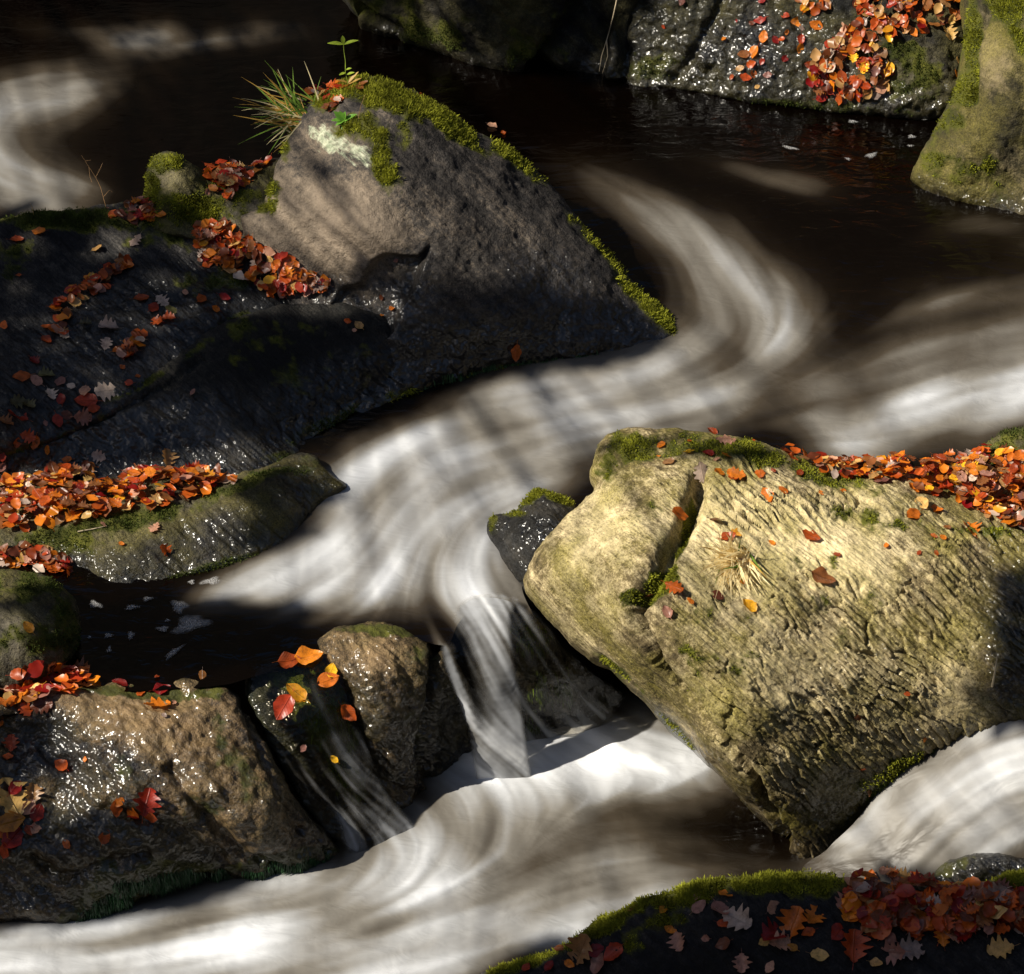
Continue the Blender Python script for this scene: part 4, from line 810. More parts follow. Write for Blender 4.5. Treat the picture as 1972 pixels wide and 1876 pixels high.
# ================================================================== fallen leaves
def leaf_mesh(kind, seed):
    rg = np.random.default_rng(seed)
    if kind == 'beech':
        s = np.linspace(0, 1, 10); wv = .36*np.sin(math.pi*np.clip(s, 0, 1)**.88)**.72*(1-.12*s); wv[0] = .01; wv[-1] = .004
        wv = wv*(1+.05*(np.arange(10) % 2))
    else:
        s = np.linspace(0, 1, 20); wv = (.10+.27*np.sin(math.pi*s**1.15)**.9)*(1+.34*np.cos(2*math.pi*4.1*s+.6)); wv[0] = .02; wv[-1] = .03; wv[-2] *= .8
    wl = wv*(1+.07*rg.normal(size=len(s))); wr = wv*(1+.07*rg.normal(size=len(s)))
    fold = rg.uniform(-.05, .40); curl = rg.uniform(-.25, .75); roll = rg.uniform(-.2, .55); tw = rg.uniform(-.5, .5); ph = rg.uniform(0, 6)
    cols = (-1, -.5, 0, .5, 1); V = []
    for i, si in enumerate(s):
        for c in cols:
            x = c*(wl[i] if c < 0 else wr[i]); y = si-.5
            z = fold*abs(x)+curl*y*y*.6+roll*x*x*1.6+tw*x*y+.035*math.sin(si*11+ph+c*2)*abs(c)
            V.append((x, y, z))
    n = len(s); Q = [(i*5+j, i*5+j+1, (i+1)*5+j+1, (i+1)*5+j) for i in range(n-1) for j in range(4)]
    b = len(V); z0 = curl*.25*.6
    for k, (yy, xx) in enumerate(((-.5, 0), (-.62, .015*tw), (-.74, .06*tw))):
        V += [(xx-.009, yy, z0+.02*k), (xx+.009, yy, z0+.02*k)]
    Q += [(b, b+1, b+3, b+2), (b+2, b+3, b+5, b+4)]
    V = np.array(V); V[:, 2] -= V[:, 2].min()*.7+V[:, 2].mean()*.3
    me = bpy.data.meshes.new(kind+'_leaf'); me.from_pydata([tuple(v) for v in V], [], Q); me.update()
    me.polygons.foreach_set('use_smooth', [True]*len(Q)); me.materials.append(M['leaf_orange'])
    return me, V, np.array(Q)
LM = {'beech': [leaf_mesh('beech', i+20) for i in range(9)], 'oak': [leaf_mesh('oak', i+60) for i in range(7)]}
PLACE = ['on the leaning grey boulder', 'on the dark slate slab', 'on the wet rock shelf', 'on the low rock rib', 'on the rounded mossy rock by the dark pool', 'on the wet brown rock at bottom left',
         'on the steep rock between the falls', 'under the water veil', 'on the black angular rock', 'on the big sunlit boulder', 'on the shaded foreground boulder', 'by the right-hand cascade', 'on the mossy stone at the right edge',
         'on the sparkling bank rock', 'on the craggy far bank rock', 'beside the tall olive boulder', 'on the pointed rock ledge', 'in the small weedy cascade', 'on the stream water', 'on the lower pool', 'on the right-hand cascade', 'on the waterfall', 'on the water veil', 'in the small weedy cascade']
SURFNAME = {}
def hit_i(px, py):
    r = Vector(rays([px], [py])[0]).normalized(); p, n, i, dd = BVH.ray_cast(CV, r)
    return -1 if p is None else int(FID[i])
LEAVES = []
def put_leaf(px, py, kind, col, length, tilt=.25, lift=.004, pile=None, rot=None, rg=random):
    p, n, s = hit_n(px, py)
    if p is None: return
    si = hit_i(px, py)
    n = n+np.array([rg.gauss(0, tilt), rg.gauss(0, tilt), rg.gauss(0, tilt)])+np.array([0, 0, .15]); n /= np.linalg.norm(n)
    if n@FWD > -.12: n = n-FWD*(n@FWD+.35); n /= np.linalg.norm(n)
    a = rg.uniform(0, 2*math.pi) if rot is None else rot
    up = RIGHT*math.cos(a)+UP*math.sin(a); y = up-n*(up@n); y /= np.linalg.norm(y)+1e-9; x = np.cross(y, n)
    LEAVES.append(dict(p=p+n*lift+np.array([0, 0, lift*.6]), x=x, y=y, n=n, L=length, kind=kind, col=col, v=rg.randrange(99), pile=pile, surf=si, px=px, py=py, lift=lift))
def crop(x0, y0, sc, items, mul=1.0):
    for it in items:
        cx, cy, k, col, S = it[:5]; rot = it[5] if len(it) > 5 else None
        px = (x0+cx/sc)/1.2677; py = (y0+cy/sc)/1.2677
        put_leaf(px, py, 'beech' if k == 'b' else 'oak', {'o': 'orange', 'r': 'red', 'y': 'yellow', 'k': 'pink', 'p': 'pale', 't': 'tan', 'n': 'brown', 'v': 'olive'}[col], S/sc/714.0*mul*(1.1 if k == 'o' else 1), rot=rot)
S9 = 1972/900.0
crop(0, 600, S9, [(100, 165, 'b', 'o', 36), (20, 430, 'b', 'o', 60), (250, 510, 'b', 'o', 75), (245, 440, 'b', 'r', 60), (185, 620, 'o', 'r', 60), (115, 705, 'b', 'o', 105), (195, 725, 'b', 'k', 85), (320, 735, 'b', 'k', 75), (380, 755, 'b', 'p', 52),
  (270, 800, 'o', 'p', 72), (330, 825, 'b', 'r', 75), (455, 785, 'b', 'k', 85), (565, 785, 'o', 'p', 125), (460, 835, 'b', 'r', 130), (500, 880, 'b', 'r', 75), (440, 920, 'o', 'k', 100), (580, 440, 'o', 'p', 105), (568, 530, 'o', 'p', 75), (755, 290, 'b', 'o', 90), (820, 335, 'b', 'r', 80),
  (865, 300, 'o', 'p', 80), (990, 255, 'b', 'k', 50), (1075, 290, 'b', 'o', 80), (1200, 280, 'b', 'r', 70), (1150, 340, 'b', 'o', 55), (845, 410, 'o', 'r', 75), (905, 395, 'o', 'r', 75), (915, 350, 'b', 'v', 80), (1035, 790, 'b', 'k', 45), (655, 655, 'b', 'o', 42), (1862, 402, 'b', 'r', 45), (1920, 432, 'b', 't', 68),
  (1900, 457, 'b', 'k', 34), (455, 425, 'o', 'v', 70), (250, 700, 'o', 'v', 85), (100, 840, 'o', 'v', 90), (155, 855, 'o', 'v', 75), (260, 1095, 'b', 'o', 55), (360, 1150, 'b', 'o', 60), (530, 1130, 'o', 'p', 75), (890, 1140, 'o', 't', 100), (585, 1268, 'b', 'y', 52), (1215, 1262, 'b', 'p', 95), (185, 1055, 'b', 'o', 80),
  (245, 955, 'b', 'k', 36), (150, 1025, 'o', 'r', 80), (90, 920, 'o', 'r', 110), (30, 950, 'o', 'n', 80), (310, 940, 'b', 'r', 80), (360, 910, 'b', 'n', 70), (90, 1055, 'b', 'o', 60), (10, 1130, 'b', 'r', 60), (10, 1190, 'b', 'k', 55), (690, 740, 'b', 'r', 55), (735, 705, 'b', 'o', 35), (830, 1515, 'o', 'k', 65), (550, 1497, 'b', 'k', 40)])
crop(0, 0, S9, [(90, 1290, 'b', 'o', 80), (210, 1245, 'b', 'o', 88), (520, 1335, 'b', 't', 70), (730, 1295, 'o', 'p', 85), (640, 1150, 'b', 'o', 48), (575, 1120, 'b', 'k', 28), (965, 1085, 'b', 'k', 40), (1105, 1030, 'b', 'k', 50), (595, 1160, 'b', 'o', 40), (1240, 935, 'b', 'o', 50), (1310, 930, 'b', 'r', 70), (1420, 885, 'b', 'o', 70)])
crop(800, 0, S9, [(500, 515, 'b', 'o', 50), (940, 718, 'b', 'o', 44), (880, 680, 'b', 'k', 75), (365, 1398, 'b', 'k', 30)])
crop(700, 600, S9, [(1222, 575, 'b', 'o', 100, math.pi*1.5), (565, 340, 'b', 'o', 42), (508, 380, 'b', 'o', 26), (508, 278, 'b', 'n', 36)])
crop(1600, 0, S9, [(695, 85, 'b', 'r', 60), (560, 110, 'b', 'r', 85), (520, 120, 'b', 'n', 60), (760, 115, 'b', 'o', 90), (860, 135, 'b', 'o', 90), (785, 150, 'b', 'p', 45), (580, 200, 'b', 'o', 85), (640, 215, 'b', 'r', 60), (530, 285, 'b', 'o', 95), (470, 295, 'b', 'n', 80), (515, 345, 'b', 'r', 70), (480, 420, 'b', 'r', 80), (525, 400, 'b', 'o', 60), (600, 405, 'b', 'k', 60),
  (545, 470, 'b', 't', 42), (690, 320, 'b', 'r', 60), (780, 215, 'b', 'r', 70), (770, 260, 'b', 'o', 70), (365, 215, 'b', 'o', 36), (700, 175, 'b', 'o', 40), (570, 10, 'b', 'r', 55), (140, 10, 'b', 'k', 60), (570, 335, 'b', 'r', 50), (675, 215, 'b', 'r', 45), (1565, 180, 'o', 't', 100), (1620, 340, 'b', 't', 90), (1605, 400, 'b', 'o', 60), (45, 145, 'b', 'r', 30), (435, 115, 'b', 'r', 22), (410, 415, 'b', 'o', 40), (455, 370, 'b', 't', 60), (920, 290, 'o', 'p', 95), (830, 350, 'b', 'o', 80), (850, 425, 'b', 'o', 85), (1240, 390, 'b', 'r', 95), (1210, 480, 'b', 'k', 95), (1105, 505, 'b', 'r', 80), (1010, 515, 'b', 'y', 45), (890, 530, 'b', 'r', 80)])
crop(1600, 700, S9, [(300, 780, 'b', 'o', 66), (375, 830, 'o', 'k', 95), (180, 890, 'b', 'y', 60), (280, 900, 'b', 'r', 70), (375, 910, 'b', 'o', 60), (330, 930, 'b', 'k', 40), (245, 995, 'o', 'p', 100), (335, 1000, 'b', 'o', 85), (430, 1010, 'o', 'o', 90), (410, 1030, 'b', 'r', 60), (560, 1010, 'b', 'o', 75), (630, 990, 'b', 'o', 36), (70, 945, 'b', 't', 70), (600, 1120, 'b', 'o', 95), (680, 1095, 'b', 'o', 60), (885, 1110, 'b', 'o', 36),
  (1000, 1100, 'b', 'o', 36), (125, 1225, 'b', 'o', 110, .1), (320, 1255, 'b', 'n', 90, 2.0), (430, 1320, 'b', 'y', 70), (370, 1350, 'b', 'o', 80), (830, 1340, 'b', 'o', 100, -.6), (620, 1375, 'b', 'o', 40), (1235, 1390, 'b', 'o', 36), (1490, 1340, 'b', 'o', 42), (1535, 1345, 'b', 'o', 40), (1560, 1295, 'b', 'n', 45), (1680, 1305, 'o', 'o', 100), (1500, 1200, 'b', 'o', 75), (1375, 1225, 'b', 'o', 90), (1430, 1165, 'b', 't', 95), (1500, 1430, 'b', 'o', 36),
  (1410, 1430, 'b', 'o', 32), (970, 1440, 'b', 'o', 40), (770, 1005, 'b', 'o', 55), (710, 890, 'b', 'o', 90), (525, 830, 'b', 'o', 30), (15, 915, 'b', 'o', 25), (30, 855, 'b', 'o', 55), (180, 832, 'b', 'o', 35)])
crop(1250, 1000, S9, [(865, 958, 'o', 'o', 90), (730, 990, 'b', 'n', 48), (950, 1030, 'b', 'o', 46), (830, 1085, 'b', 'k', 70), (1100, 1000, 'b', 'n', 70), (1265, 1055, 'b', 'y', 90), (1230, 925, 'b', 'o', 34), (1660, 905, 'b', 'n', 130, -.35), (1255, 800, 'b', 'p', 90), (1160, 690, 'b', 'o', 90), (1210, 665, 'b', 'y', 60)])
crop(1600, 1400, S9, [(1437, 888, 'b', 'o', 36), (1112, 1045, 'b', 'o', 30), (1345, 650, 'b', 'o', 34), (1090, 765, 'b', 'n', 70), (1140, 1175, 'b', 'n', 40)])
crop(0, 1300, S9, [(150, 510, 'b', 'y', 72), (865, 845, 'b', 'r', 95, .5), (840, 935, 'o', 'o', 130, 1.1), (880, 985, 'b', 'p', 36), (930, 920, 'b', 'k', 40), (640, 815, 'b', 'r', 85), (755, 870, 'b', 'o', 60), (330, 1250, 'b', 'r', 90), (458, 1218, 'b', 'o', 32), (60, 1130, 'o', 'r', 80), (45, 1205, 'b', 'r', 55), (10, 1030, 'b', 'o', 40), (1650, 670, 'b', 'o', 150, .3), (1545, 690, 'b', 'o', 120, .2), (1770, 745, 'b', 'y', 90, 1.2), (1755, 795, 'b', 'o', 120, .4),
  (1580, 860, 'b', 'y', 130), (1600, 915, 'b', 'y', 70), (1520, 940, 'b', 'r', 150), (1860, 970, 'b', 'r', 110, -.7), (1785, 1215, 'b', 'y', 50), (1620, 1160, 'b', 'k', 45), (650, 65, 'b', 'o', 34), (880, 100, 'o', 'r', 72), (1080, 770, 'b', 'n', 60), (840, 780, 'b', 'o', 32)])
crop(0, 1900, S9, [(55, 110, 'o', 't', 190, 1.9), (80, 55, 'b', 'r', 90), (175, 85, 'o', 't', 95, 1.5), (155, 160, 'b', 'k', 95, 1.0), (200, 190, 'b', 'r', 100, 1.2), (60, 240, 'b', 'y', 150, .3), (70, 320, 'b', 'r', 140, .9), (190, 270, 'b', 'k', 80), (30, 385, 'b', 'r', 90), (15, 300, 'b', 'o', 70), (155, 285, 'b', 'o', 60), (620, 160, 'b', 'r', 95), (720, 185, 'b', 'o', 80), (785, 130, 'o', 'r', 130, 1.3), (800, 200, 'b', 'r', 120, .2), (715, 225, 'b', 'r', 70, -.6),
  (563, 315, 'b', 'o', 78), (357, 355, 'b', 'o', 55), (640, 130, 'b', 'o', 60)])
SK = 1972/1400.0
crop(1100, 1900, SK, [(848, 413, 'b', 'k', 32), (855, 445, 'b', 'k', 55), (945, 405, 'b', 'o', 50), (930, 455, 'b', 'k', 75), (1105, 445, 'b', 'k', 58), (985, 490, 'o', 'p', 90), (940, 505, 'b', 'r', 45), (1180, 500, 'o', 'o', 95), (1250, 480, 'o', 'o', 70), (1110, 545, 'o', 'r', 85), (1135, 575, 'o', 'k', 70), (1175, 585, 'b', 'y', 36), (1230, 535, 'b', 'r', 45), (1270, 612, 'b', 't', 58), (1330, 535, 'b', 'r', 70), (1385, 580, 'o', 'r', 95), (1525, 600, 'o', 'k', 75), (1580, 595, 'o', 'p', 80),
  (1890, 590, 'o', 't', 75), (1735, 540, 'b', 'y', 60), (730, 460, 'b', 'y', 38), (755, 525, 'b', 'o', 42), (785, 565, 'o', 'k', 60), (880, 553, 'b', 'k', 32), (940, 572, 'b', 'n', 55), (560, 605, 'b', 'r', 75), (510, 640, 'b', 'k', 70), (450, 590, 'o', 't', 95, 1.1), (500, 595, 'b', 'r', 60), (1000, 638, 'o', 'k', 55), (1100, 652, 'b', 'k', 42), (1465, 640, 'b', 't', 42), (1075, 565, 'b', 't', 40), (410, 640, 'b', 'o', 36), (340, 650, 'b', 'r', 40), (260, 655, 'b', 'r', 36), (380, 590, 'b', 'n', 45), (1730, 545, 'o', 'k', 70), (1510, 550, 'b', 'k', 50), (630, 455, 'b', 'n', 40)])
ISO = len(LEAVES)
MIXD = {'warm': [('orange', 4), ('red', 3), ('brown', 3.5), ('tan', 1.3), ('pink', 1.2), ('pale', .6), ('yellow', .5)], 'dim': [('red', 4), ('brown', 3), ('orange', 3), ('pink', 1.5), ('tan', 1), ('pale', .6)], 'gold': [('orange', 5), ('red', 2.5), ('tan', 1.6), ('yellow', .8), ('brown', 3), ('pale', .7), ('pink', .6)]}
def pile(name, x0, y0, sc, poly, n, mixk='warm', size=(.042, .064), thick=.035, oak=.2, tilt=.28):
    poly = np.array([((x0+a/sc)/1.2677, (y0+b/sc)/1.2677) for a, b in poly]); lo, hi = poly.min(0), poly.max(0)
    names = [a for a, _ in MIXD[mixk]]; ws = [b for _, b in MIXD[mixk]]; k = 0; tries = 0
    while k < n and tries < n*30:
        tries += 1; x = random.uniform(lo[0], hi[0]); y = random.uniform(lo[1], hi[1])
        if not inside(np.array([x]), np.array([y]), poly)[0]: continue
        d = near_poly(np.array([x]), np.array([y]), poly)[0][0]
        th = thick*min(1, .25+d/28.0)
        put_leaf(x, y, 'oak' if random.random() < oak else 'beech', random.choices(names, ws)[0], random.uniform(*size)*.88, tilt, .003+th*(k/n)**.8*random.uniform(.75, 1.0), name); k += 1
def band(pts, wd):
    P = np.array(pts, float); T = np.gradient(P, axis=0); T /= np.linalg.norm(T, axis=1)[:, None]; nn = np.stack([-T[:, 1], T[:, 0]], 1)
    return np.concatenate([P+nn*wd/2, (P-nn*wd/2)[::-1]]).tolist()
pile('the ragged line of leaves across the slate slab', 0, 600, S9, band([(700, 95), (620, 150), (540, 200), (430, 260), (330, 330), (340, 410), (300, 480)], 85), 60, thick=.02)
pile('the small heap at the lower edge of the slate slab', 0, 600, S9, [(650, 540), (720, 470), (790, 470), (780, 560), (690, 610), (630, 570)], 16, thick=.02)
pile('the drift under the leaning boulder', 0, 0, 1.0, [(478, 545), (545, 545), (600, 582), (690, 620), (745, 665), (800, 690), (835, 700), (800, 718), (730, 735), (655, 735), (607, 692), (525, 655), (475, 628)], 190, 'warm', thick=.035)
pile('the long drift behind the low rock rib', 0, 600, S9, [(0, 1250), (150, 1250), (300, 1190), (380, 1230), (500, 1170), (480, 1250), (620, 1290), (660, 1240), (760, 1210), (900, 1230), (1050, 1190), (1160, 1210), (1270, 1260), (1180, 1310), (950, 1375), (800, 1415), (550, 1455), (250, 1495), (0, 1540)], 330, 'gold', thick=.045, oak=.13)
pile('the heap at the left end of the low rock rib', 0, 1300, S9, [(0, 100), (100, 75), (250, 100), (350, 150), (400, 175), (380, 220), (150, 205), (0, 170)], 55, thick=.02)
pile('the brown leaves behind the slate slab', 0, 0, S9, [(580, 1150), (680, 1090), (780, 1070), (870, 1120), (860, 1190), (700, 1190)], 30, 'dim', thick=.018)
pile('the heap behind the pointed rock', 0, 0, S9, [(1090, 880), (1250, 870), (1450, 860), (1440, 900), (1330, 950), (1290, 1040), (1160, 1055), (1090, 950)], 60, 'dim', thick=.02)
pile('the leaves caught in the grass tuft', 0, 0, S9, [(1640, 470), (1760, 470), (1960, 410), (1970, 480), (1850, 490), (1790, 590), (1690, 600)], 22, 'dim', (.04, .06), .02)
pile('the sunlit drift on the bank rock', 1600, 0, S9, [(1120, -40), (1350, -40), (1640, -20), (1640, 120), (1400, 170), (1270, 230), (1210, 330), (1270, 370), (1240, 520), (1080, 530), (900, 545), (810, 480), (800, 330), (900, 250), (1000, 180), (1040, 70)], 210, 'gold', (.046, .068), .03, .06)
pile('the few leaves above the bank drift', 1600, 0, S9, [(760, -30), (930, -30), (930, 70), (790, 70)], 12, 'warm', (.046, .065), .01)
pile('the deep drift on top of the big boulder', 1600, 700, S9, [(690, 860), (780, 920), (1000, 945), (1300, 945), (1400, 965), (1680, 925), (1750, 890), (1850, 895), (2060, 930), (2060, 1330), (1850, 1270), (1700, 1190), (1500, 1120), (1300, 1070), (1100, 1040), (950, 1020), (800, 980), (690, 920)], 430, 'gold', (.038, .060), .05, .13)
pile('the wet leaves beside the rounded mossy rock', 0, 1300, S9, [(0, 870), (80, 770), (180, 720), (260, 690), (330, 740), (450, 730), (540, 760), (480, 840), (300, 870), (230, 960), (60, 970), (0, 950)], 45, 'warm', (.055, .085), .02)
pile('the dim drift on the foreground boulder', 1100, 1900, SK, [(1340, 400), (1400, 345), (1500, 335), (1620, 355), (1700, 378), (1850, 385), (2060, 400), (2060, 530), (1850, 545), (1740, 560), (1600, 545), (1450, 545), (1350, 470)], 240, 'dim', (.05, .078), .04, .4)

# choose the individuals: every single leaf, then the topmost leaves of the drifts
iso = [l for l in LEAVES if l['pile'] is None]; pil = [l for l in LEAVES if l['pile']]
pil.sort(key=lambda l: -l['lift']*(1+.3*random.random())-.2*l['L']); single = list(iso); rest = []; cnt = {'beech': sum(l['kind'] == 'beech' for l in iso), 'oak': sum(l['kind'] == 'oak' for l in iso)}
for l in pil:
    if cnt[l['kind']] < 300: cnt[l['kind']] += 1; single.append(l)
    else: rest.append(l)
print('LEAVES', cnt, len(rest))
SIZEW = lambda L: 'small' if L < .030 else ('large' if L > .062 else '')
ORD = ['first', 'second', 'third', 'fourth', 'fifth', 'sixth', 'seventh', 'eighth', 'ninth', 'tenth', 'eleventh', 'twelfth', 'thirteenth', 'fourteenth', 'fifteenth', 'sixteenth']
COLW = {'orange': 'orange', 'red': 'red', 'yellow': 'yellow', 'pink': 'pinkish brown', 'pale': 'pale beige', 'tan': 'tan', 'brown': 'dark brown', 'olive': 'dull olive'}
for l in single:
    if l['pile']: l['base'] = f"{COLW[l['col']]} {l['kind']} leaf in {l['pile']}"; l['grp'] = l['pile'][:60]
    else: l['base'] = ' '.join(x for x in (SIZEW(l['L']), COLW[l['col']], l['kind'], 'leaf', PLACE[l['surf']]) if x); l['grp'] = 'single fallen leaves'
from collections import defaultdict
byb = defaultdict(list)
for l in single: byb[l['base']].append(l)
for b, Ls in byb.items():
    if Ls[0]['pile'] or len(Ls) == 1:
        for l in Ls: l['label'] = b
    else:
        Ls.sort(key=lambda l: l['px'])
        for i, l in enumerate(Ls): l['label'] = b+', '+(ORD[i] if i < 16 else str(i+1)+'th')+' from left'
for l in single:
    me = LM[l['kind']][l['v'] % len(LM[l['kind']])][0]
    o = bpy.data.objects.new(l['kind']+'_leaf', me); COL.objects.link(o)
    s = l['L']; mt = Matrix.Identity(4)
    for r in range(3): mt[r][0] = l['x'][r]*s; mt[r][1] = l['y'][r]*s; mt[r][2] = l['n'][r]*s; mt[r][3] = l['p'][r]
    o.matrix_world = mt; o.material_slots[0].link = 'OBJECT'; o.material_slots[0].material = M['leaf_'+l['col']]
    tag(o, l['label'], 'leaf', l['grp'])
cols = list(LEAFCOL); VV, QQ, MI, nb = [], [], [], 0
for l in rest:
    _, V, Qd = LM[l['kind']][l['v'] % len(LM[l['kind']])]
    VV.append(l['p']+(V[:, :1]*l['x']+V[:, 1:2]*l['y']+V[:, 2:]*l['n'])*l['L']); QQ.append(Qd+nb); nb += len(V); MI += [cols.index(l['col'])]*len(Qd)
lo = mesh_np('leaf_litter', np.concatenate(VV), np.concatenate(QQ)); tag(lo, 'deep litter of orange and brown leaves in the drifts on the rocks', 'leaf litter', kind='stuff')
for c_ in cols: lo.data.materials.append(M['leaf_'+c_])
lo.data.polygons.foreach_set('material_index', MI)

# ================================================================== small plants
def blade(name, base, d0, L, wd, mat, parent, droop=.35, n=6):
    P = []; p = np.array(base, float); d = np.array(d0, float); d /= np.linalg.norm(d)
    for i in range(n):
        P.append(p.copy()); p = p+d*L/(n-1); d = d+np.array([0, 0, -droop/n]); d /= np.linalg.norm(d)
    side = np.cross(d0, -FWD); side /= np.linalg.norm(side)+1e-9
    V = []; 
    for i, q in enumerate(P):
        w_ = wd*(1-(i/(n-1))**1.6)+.0002; V += [q-side*w_, q+side*w_-FWD*w_*.5]
    Q = [(2*i, 2*i+1, 2*i+3, 2*i+2) for i in range(n-1)]
    b0 = np.array(parent.location); return mesh_np(name, np.array(V)-b0, Q, mat, parent)
def tuft(label, px, py, n, angs, lens, mats, spread=.035, wd=.0016, toward=(.0, .5)):
    p, nn, _ = hit_n(px, py); t = empty('grass_tuft', p-nn*.004); tag(t, label, 'grass')
    for i in range(n):
        a = math.radians(random.triangular(*angs)); L = random.uniform(*lens)*(1 if random.random() > .25 else 1.25)
        d = RIGHT*math.cos(a)+UP*math.sin(a)-FWD*random.uniform(*toward)+nn*.35
        b = p+RIGHT*random.gauss(0, spread)*.5+UP*random.gauss(0, spread)*.35-nn*.003
        blade('blade', b, d, L, wd*random.uniform(.7, 1.4), random.choice(mats), t, random.uniform(.1, .6))
    return t
g = [M['blade_green']]*3+[M['blade_gold']]*3+[M['blade_straw']]*2
tuft('green and straw grass tuft spilling from the left end of the leaning boulder', 578, 225, 95, (50, 275, 165), (.10, .20), g, .075, .0026)
tuft('bleached straw grass tuft in full sun on the big boulder', 1418, 1078, 150, (50, 335, 220), (.08, .145), [M['blade_straw']]*14+[M['blade_gold']]+[M['blade_green']], .05, .0034, (.5, 1.3))

def leaflet(name, base, tip, wd, mat, parent, nrm, sag=.15):
    base = np.array(base); tip = np.array(tip); ax = tip-base; L = np.linalg.norm(ax); sd = np.cross(ax/L, nrm); sd /= np.linalg.norm(sd)+1e-9
    V = []; n = 7
    for i in range(n):
        s = i/(n-1); w_ = wd*math.sin(math.pi*min(.985, max(.02, s**.8)))**.8; c = base+ax*s-np.array([0, 0, sag*L*s*s]); V += [c-sd*w_+nrm*w_*.25, c, c+sd*w_+nrm*w_*.25]
    Q = []
    for i in range(n-1):
        for j in range(2): Q.append((3*i+j, 3*i+j+1, 3*i+j+4, 3*i+j+3))
    return mesh_np(name, np.array(V)-np.array(parent.location), Q, mat, parent)
p, nn, _ = hit_n(668, 172); sp = empty('seedling', p); tag(sp, 'yellow-green seedling with two leaves on the leaning boulder', 'plant')
def up_(dx, dy): return p+RIGHT*dx/563+UP*dy/563
V, Q = tube([up_(0, -4), up_(2, 14), up_(-3, 34), up_(-3, 58), up_(-6, 78), up_(-7, 92)], [.0018, .0017, .0015, .0014, .0013, .001]); mesh_np('stem', V-p, Q, M['sapling'], sp)
nu = np.array([0, -.3, .95])
for a, b, c, d, wv in ((-7, 92, -40, 98, .009), (-7, 92, 24, 104, .008), (-7, 92, -9, 112, .008), (-3, 34, -16, 30, .006), (0, 30, 16, 36, .006), (-2, 40, 10, 44, .005), (1, 14, -22, 22, .005), (2, 10, 30, 26, .006), (2, 12, 24, 40, .006)):
    leaflet('leaf', up_(a, b), up_(c, d)-FWD*.012, wv, M['sapling'] if b > 20 else M['blade_gold'], sp, nu)
p, nn, _ = hit_n(664, 232); hp = empty('herb', p); tag(hp, 'small bright green leafy rosette above the white lichen', 'plant')
for k in range(10):
    a = k*2.4; r = .022+.012*(k % 3)
    d = RIGHT*math.cos(a)+UP*math.sin(a)*.9; leaflet('leaf', p+nn*.003, p+d*r*1.2+nn*(.018+.004*(k % 4)), .010, M['plant'], hp, nn, .1)
def stalk(name, label, cat, lines, mat, rad=.0012, group=None):
    pts = [np.array(q) for q in lines[0]]; t = empty(name, pts[0]); tag(t, label, cat, group)
    for ln in lines:
        V, Q = tube(ln, np.linspace(rad, rad*.45, len(ln)), 5); mesh_np('stem', V-pts[0], Q, mat, t)
    return t
def on(px, py, off=0): 
    q, n2, _ = hit(px, py); return q-FWD*off
b = on(205, 398); f_ = lambda dx, dy: b+RIGHT*dx/563+UP*dy/563
stalk('dry_stalk', 'thin reddish dry stalk on the back edge of the slate slab', 'plant', [[f_(0, -4), f_(-12, 40), f_(-22, 60), f_(-40, 88), f_(-52, 106)], [f_(-22, 60), f_(-14, 76), f_(-8, 90)], [f_(-36, 82), f_(-34, 62), f_(-30, 50)], [f_(-6, 20), f_(6, 34), f_(12, 30)], [f_(-44, 94), f_(-32, 96)]], M['stem'])
b = on(66, 418); stalk('dry_stalk', 'single short straw stalk left on the mossy slab edge', 'plant', [[f_(0, -4), f_(-3, 16), f_(-8, 28)]], M['blade_gold'])
stalk('root', 'pale forked root hanging down the cleft bank rock', 'root', [[on(1190, -10, .05), on(1180, 35, .05), on(1168, 80, .04), on(1170, 110, .03), on(1160, 142, .01)], [on(1168, 80, .04), on(1158, 110, .03), on(1154, 138, .01)]], M['palestem'], .003)
stalk('straw', 'upright pale sliver of straw against the dark right end of the boulder', 'straw', [[on(1910, 1322, .004), on(1914, 1290, .03), on(1917, 1262, .04)]], M['palestem'], .0045)
stalk('twig', 'thin pale twig lying on the low rock rib', 'twig', [[on(150, 1024, .005), on(178, 1019, .006), on(206, 1013, .005)]], M['palestem'], .003)
stalk('twig', 'thin stem standing beside the green rosette on the leaning boulder', 'twig', [[on(690, 228, .004), on(696, 205, .03), on(705, 185, .05)]], M['stem'], .0012)

# ================================================================== rafts of bubbles on the still pools
def mat_bub():
    k = NT('foam_bubbles'); co_ = k.coord(); n = k.noise(co_, 60, 4, .7); v = k.n('ShaderNodeTexVoronoi', feature='F1'); k.l(co_, v.inputs['Vector']); v.inputs['Scale'].default_value = 240
    b = k.n('ShaderNodeBsdfPrincipled'); k.l(k.ramp(v.outputs['Distance'], [(.1, (.8, .8, .8)), (.7, (.32, .31, .30))]), b.inputs['Base Color']); b.inputs['Roughness'].default_value = .2
    k.l(k.bump(v.outputs['Distance'], .8, .004), b.inputs['Normal'])
    tr = k.n('ShaderNodeBsdfTransparent'); m = k.n('ShaderNodeMixShader')
    f = k.ramp(k.math('ADD', k.math('MULTIPLY', k.attr('cover'), .8), k.math('MULTIPLY', n, .6)), [(.40, 0.0), (1.2, .42)])
    k.l(f, m.inputs[0]); k.l(tr.outputs[0], m.inputs[1]); k.l(b.outputs[0], m.inputs[2]); k.l(m.outputs[0], k.out.inputs[0]); return k.m
M['bub'] = mat_bub()
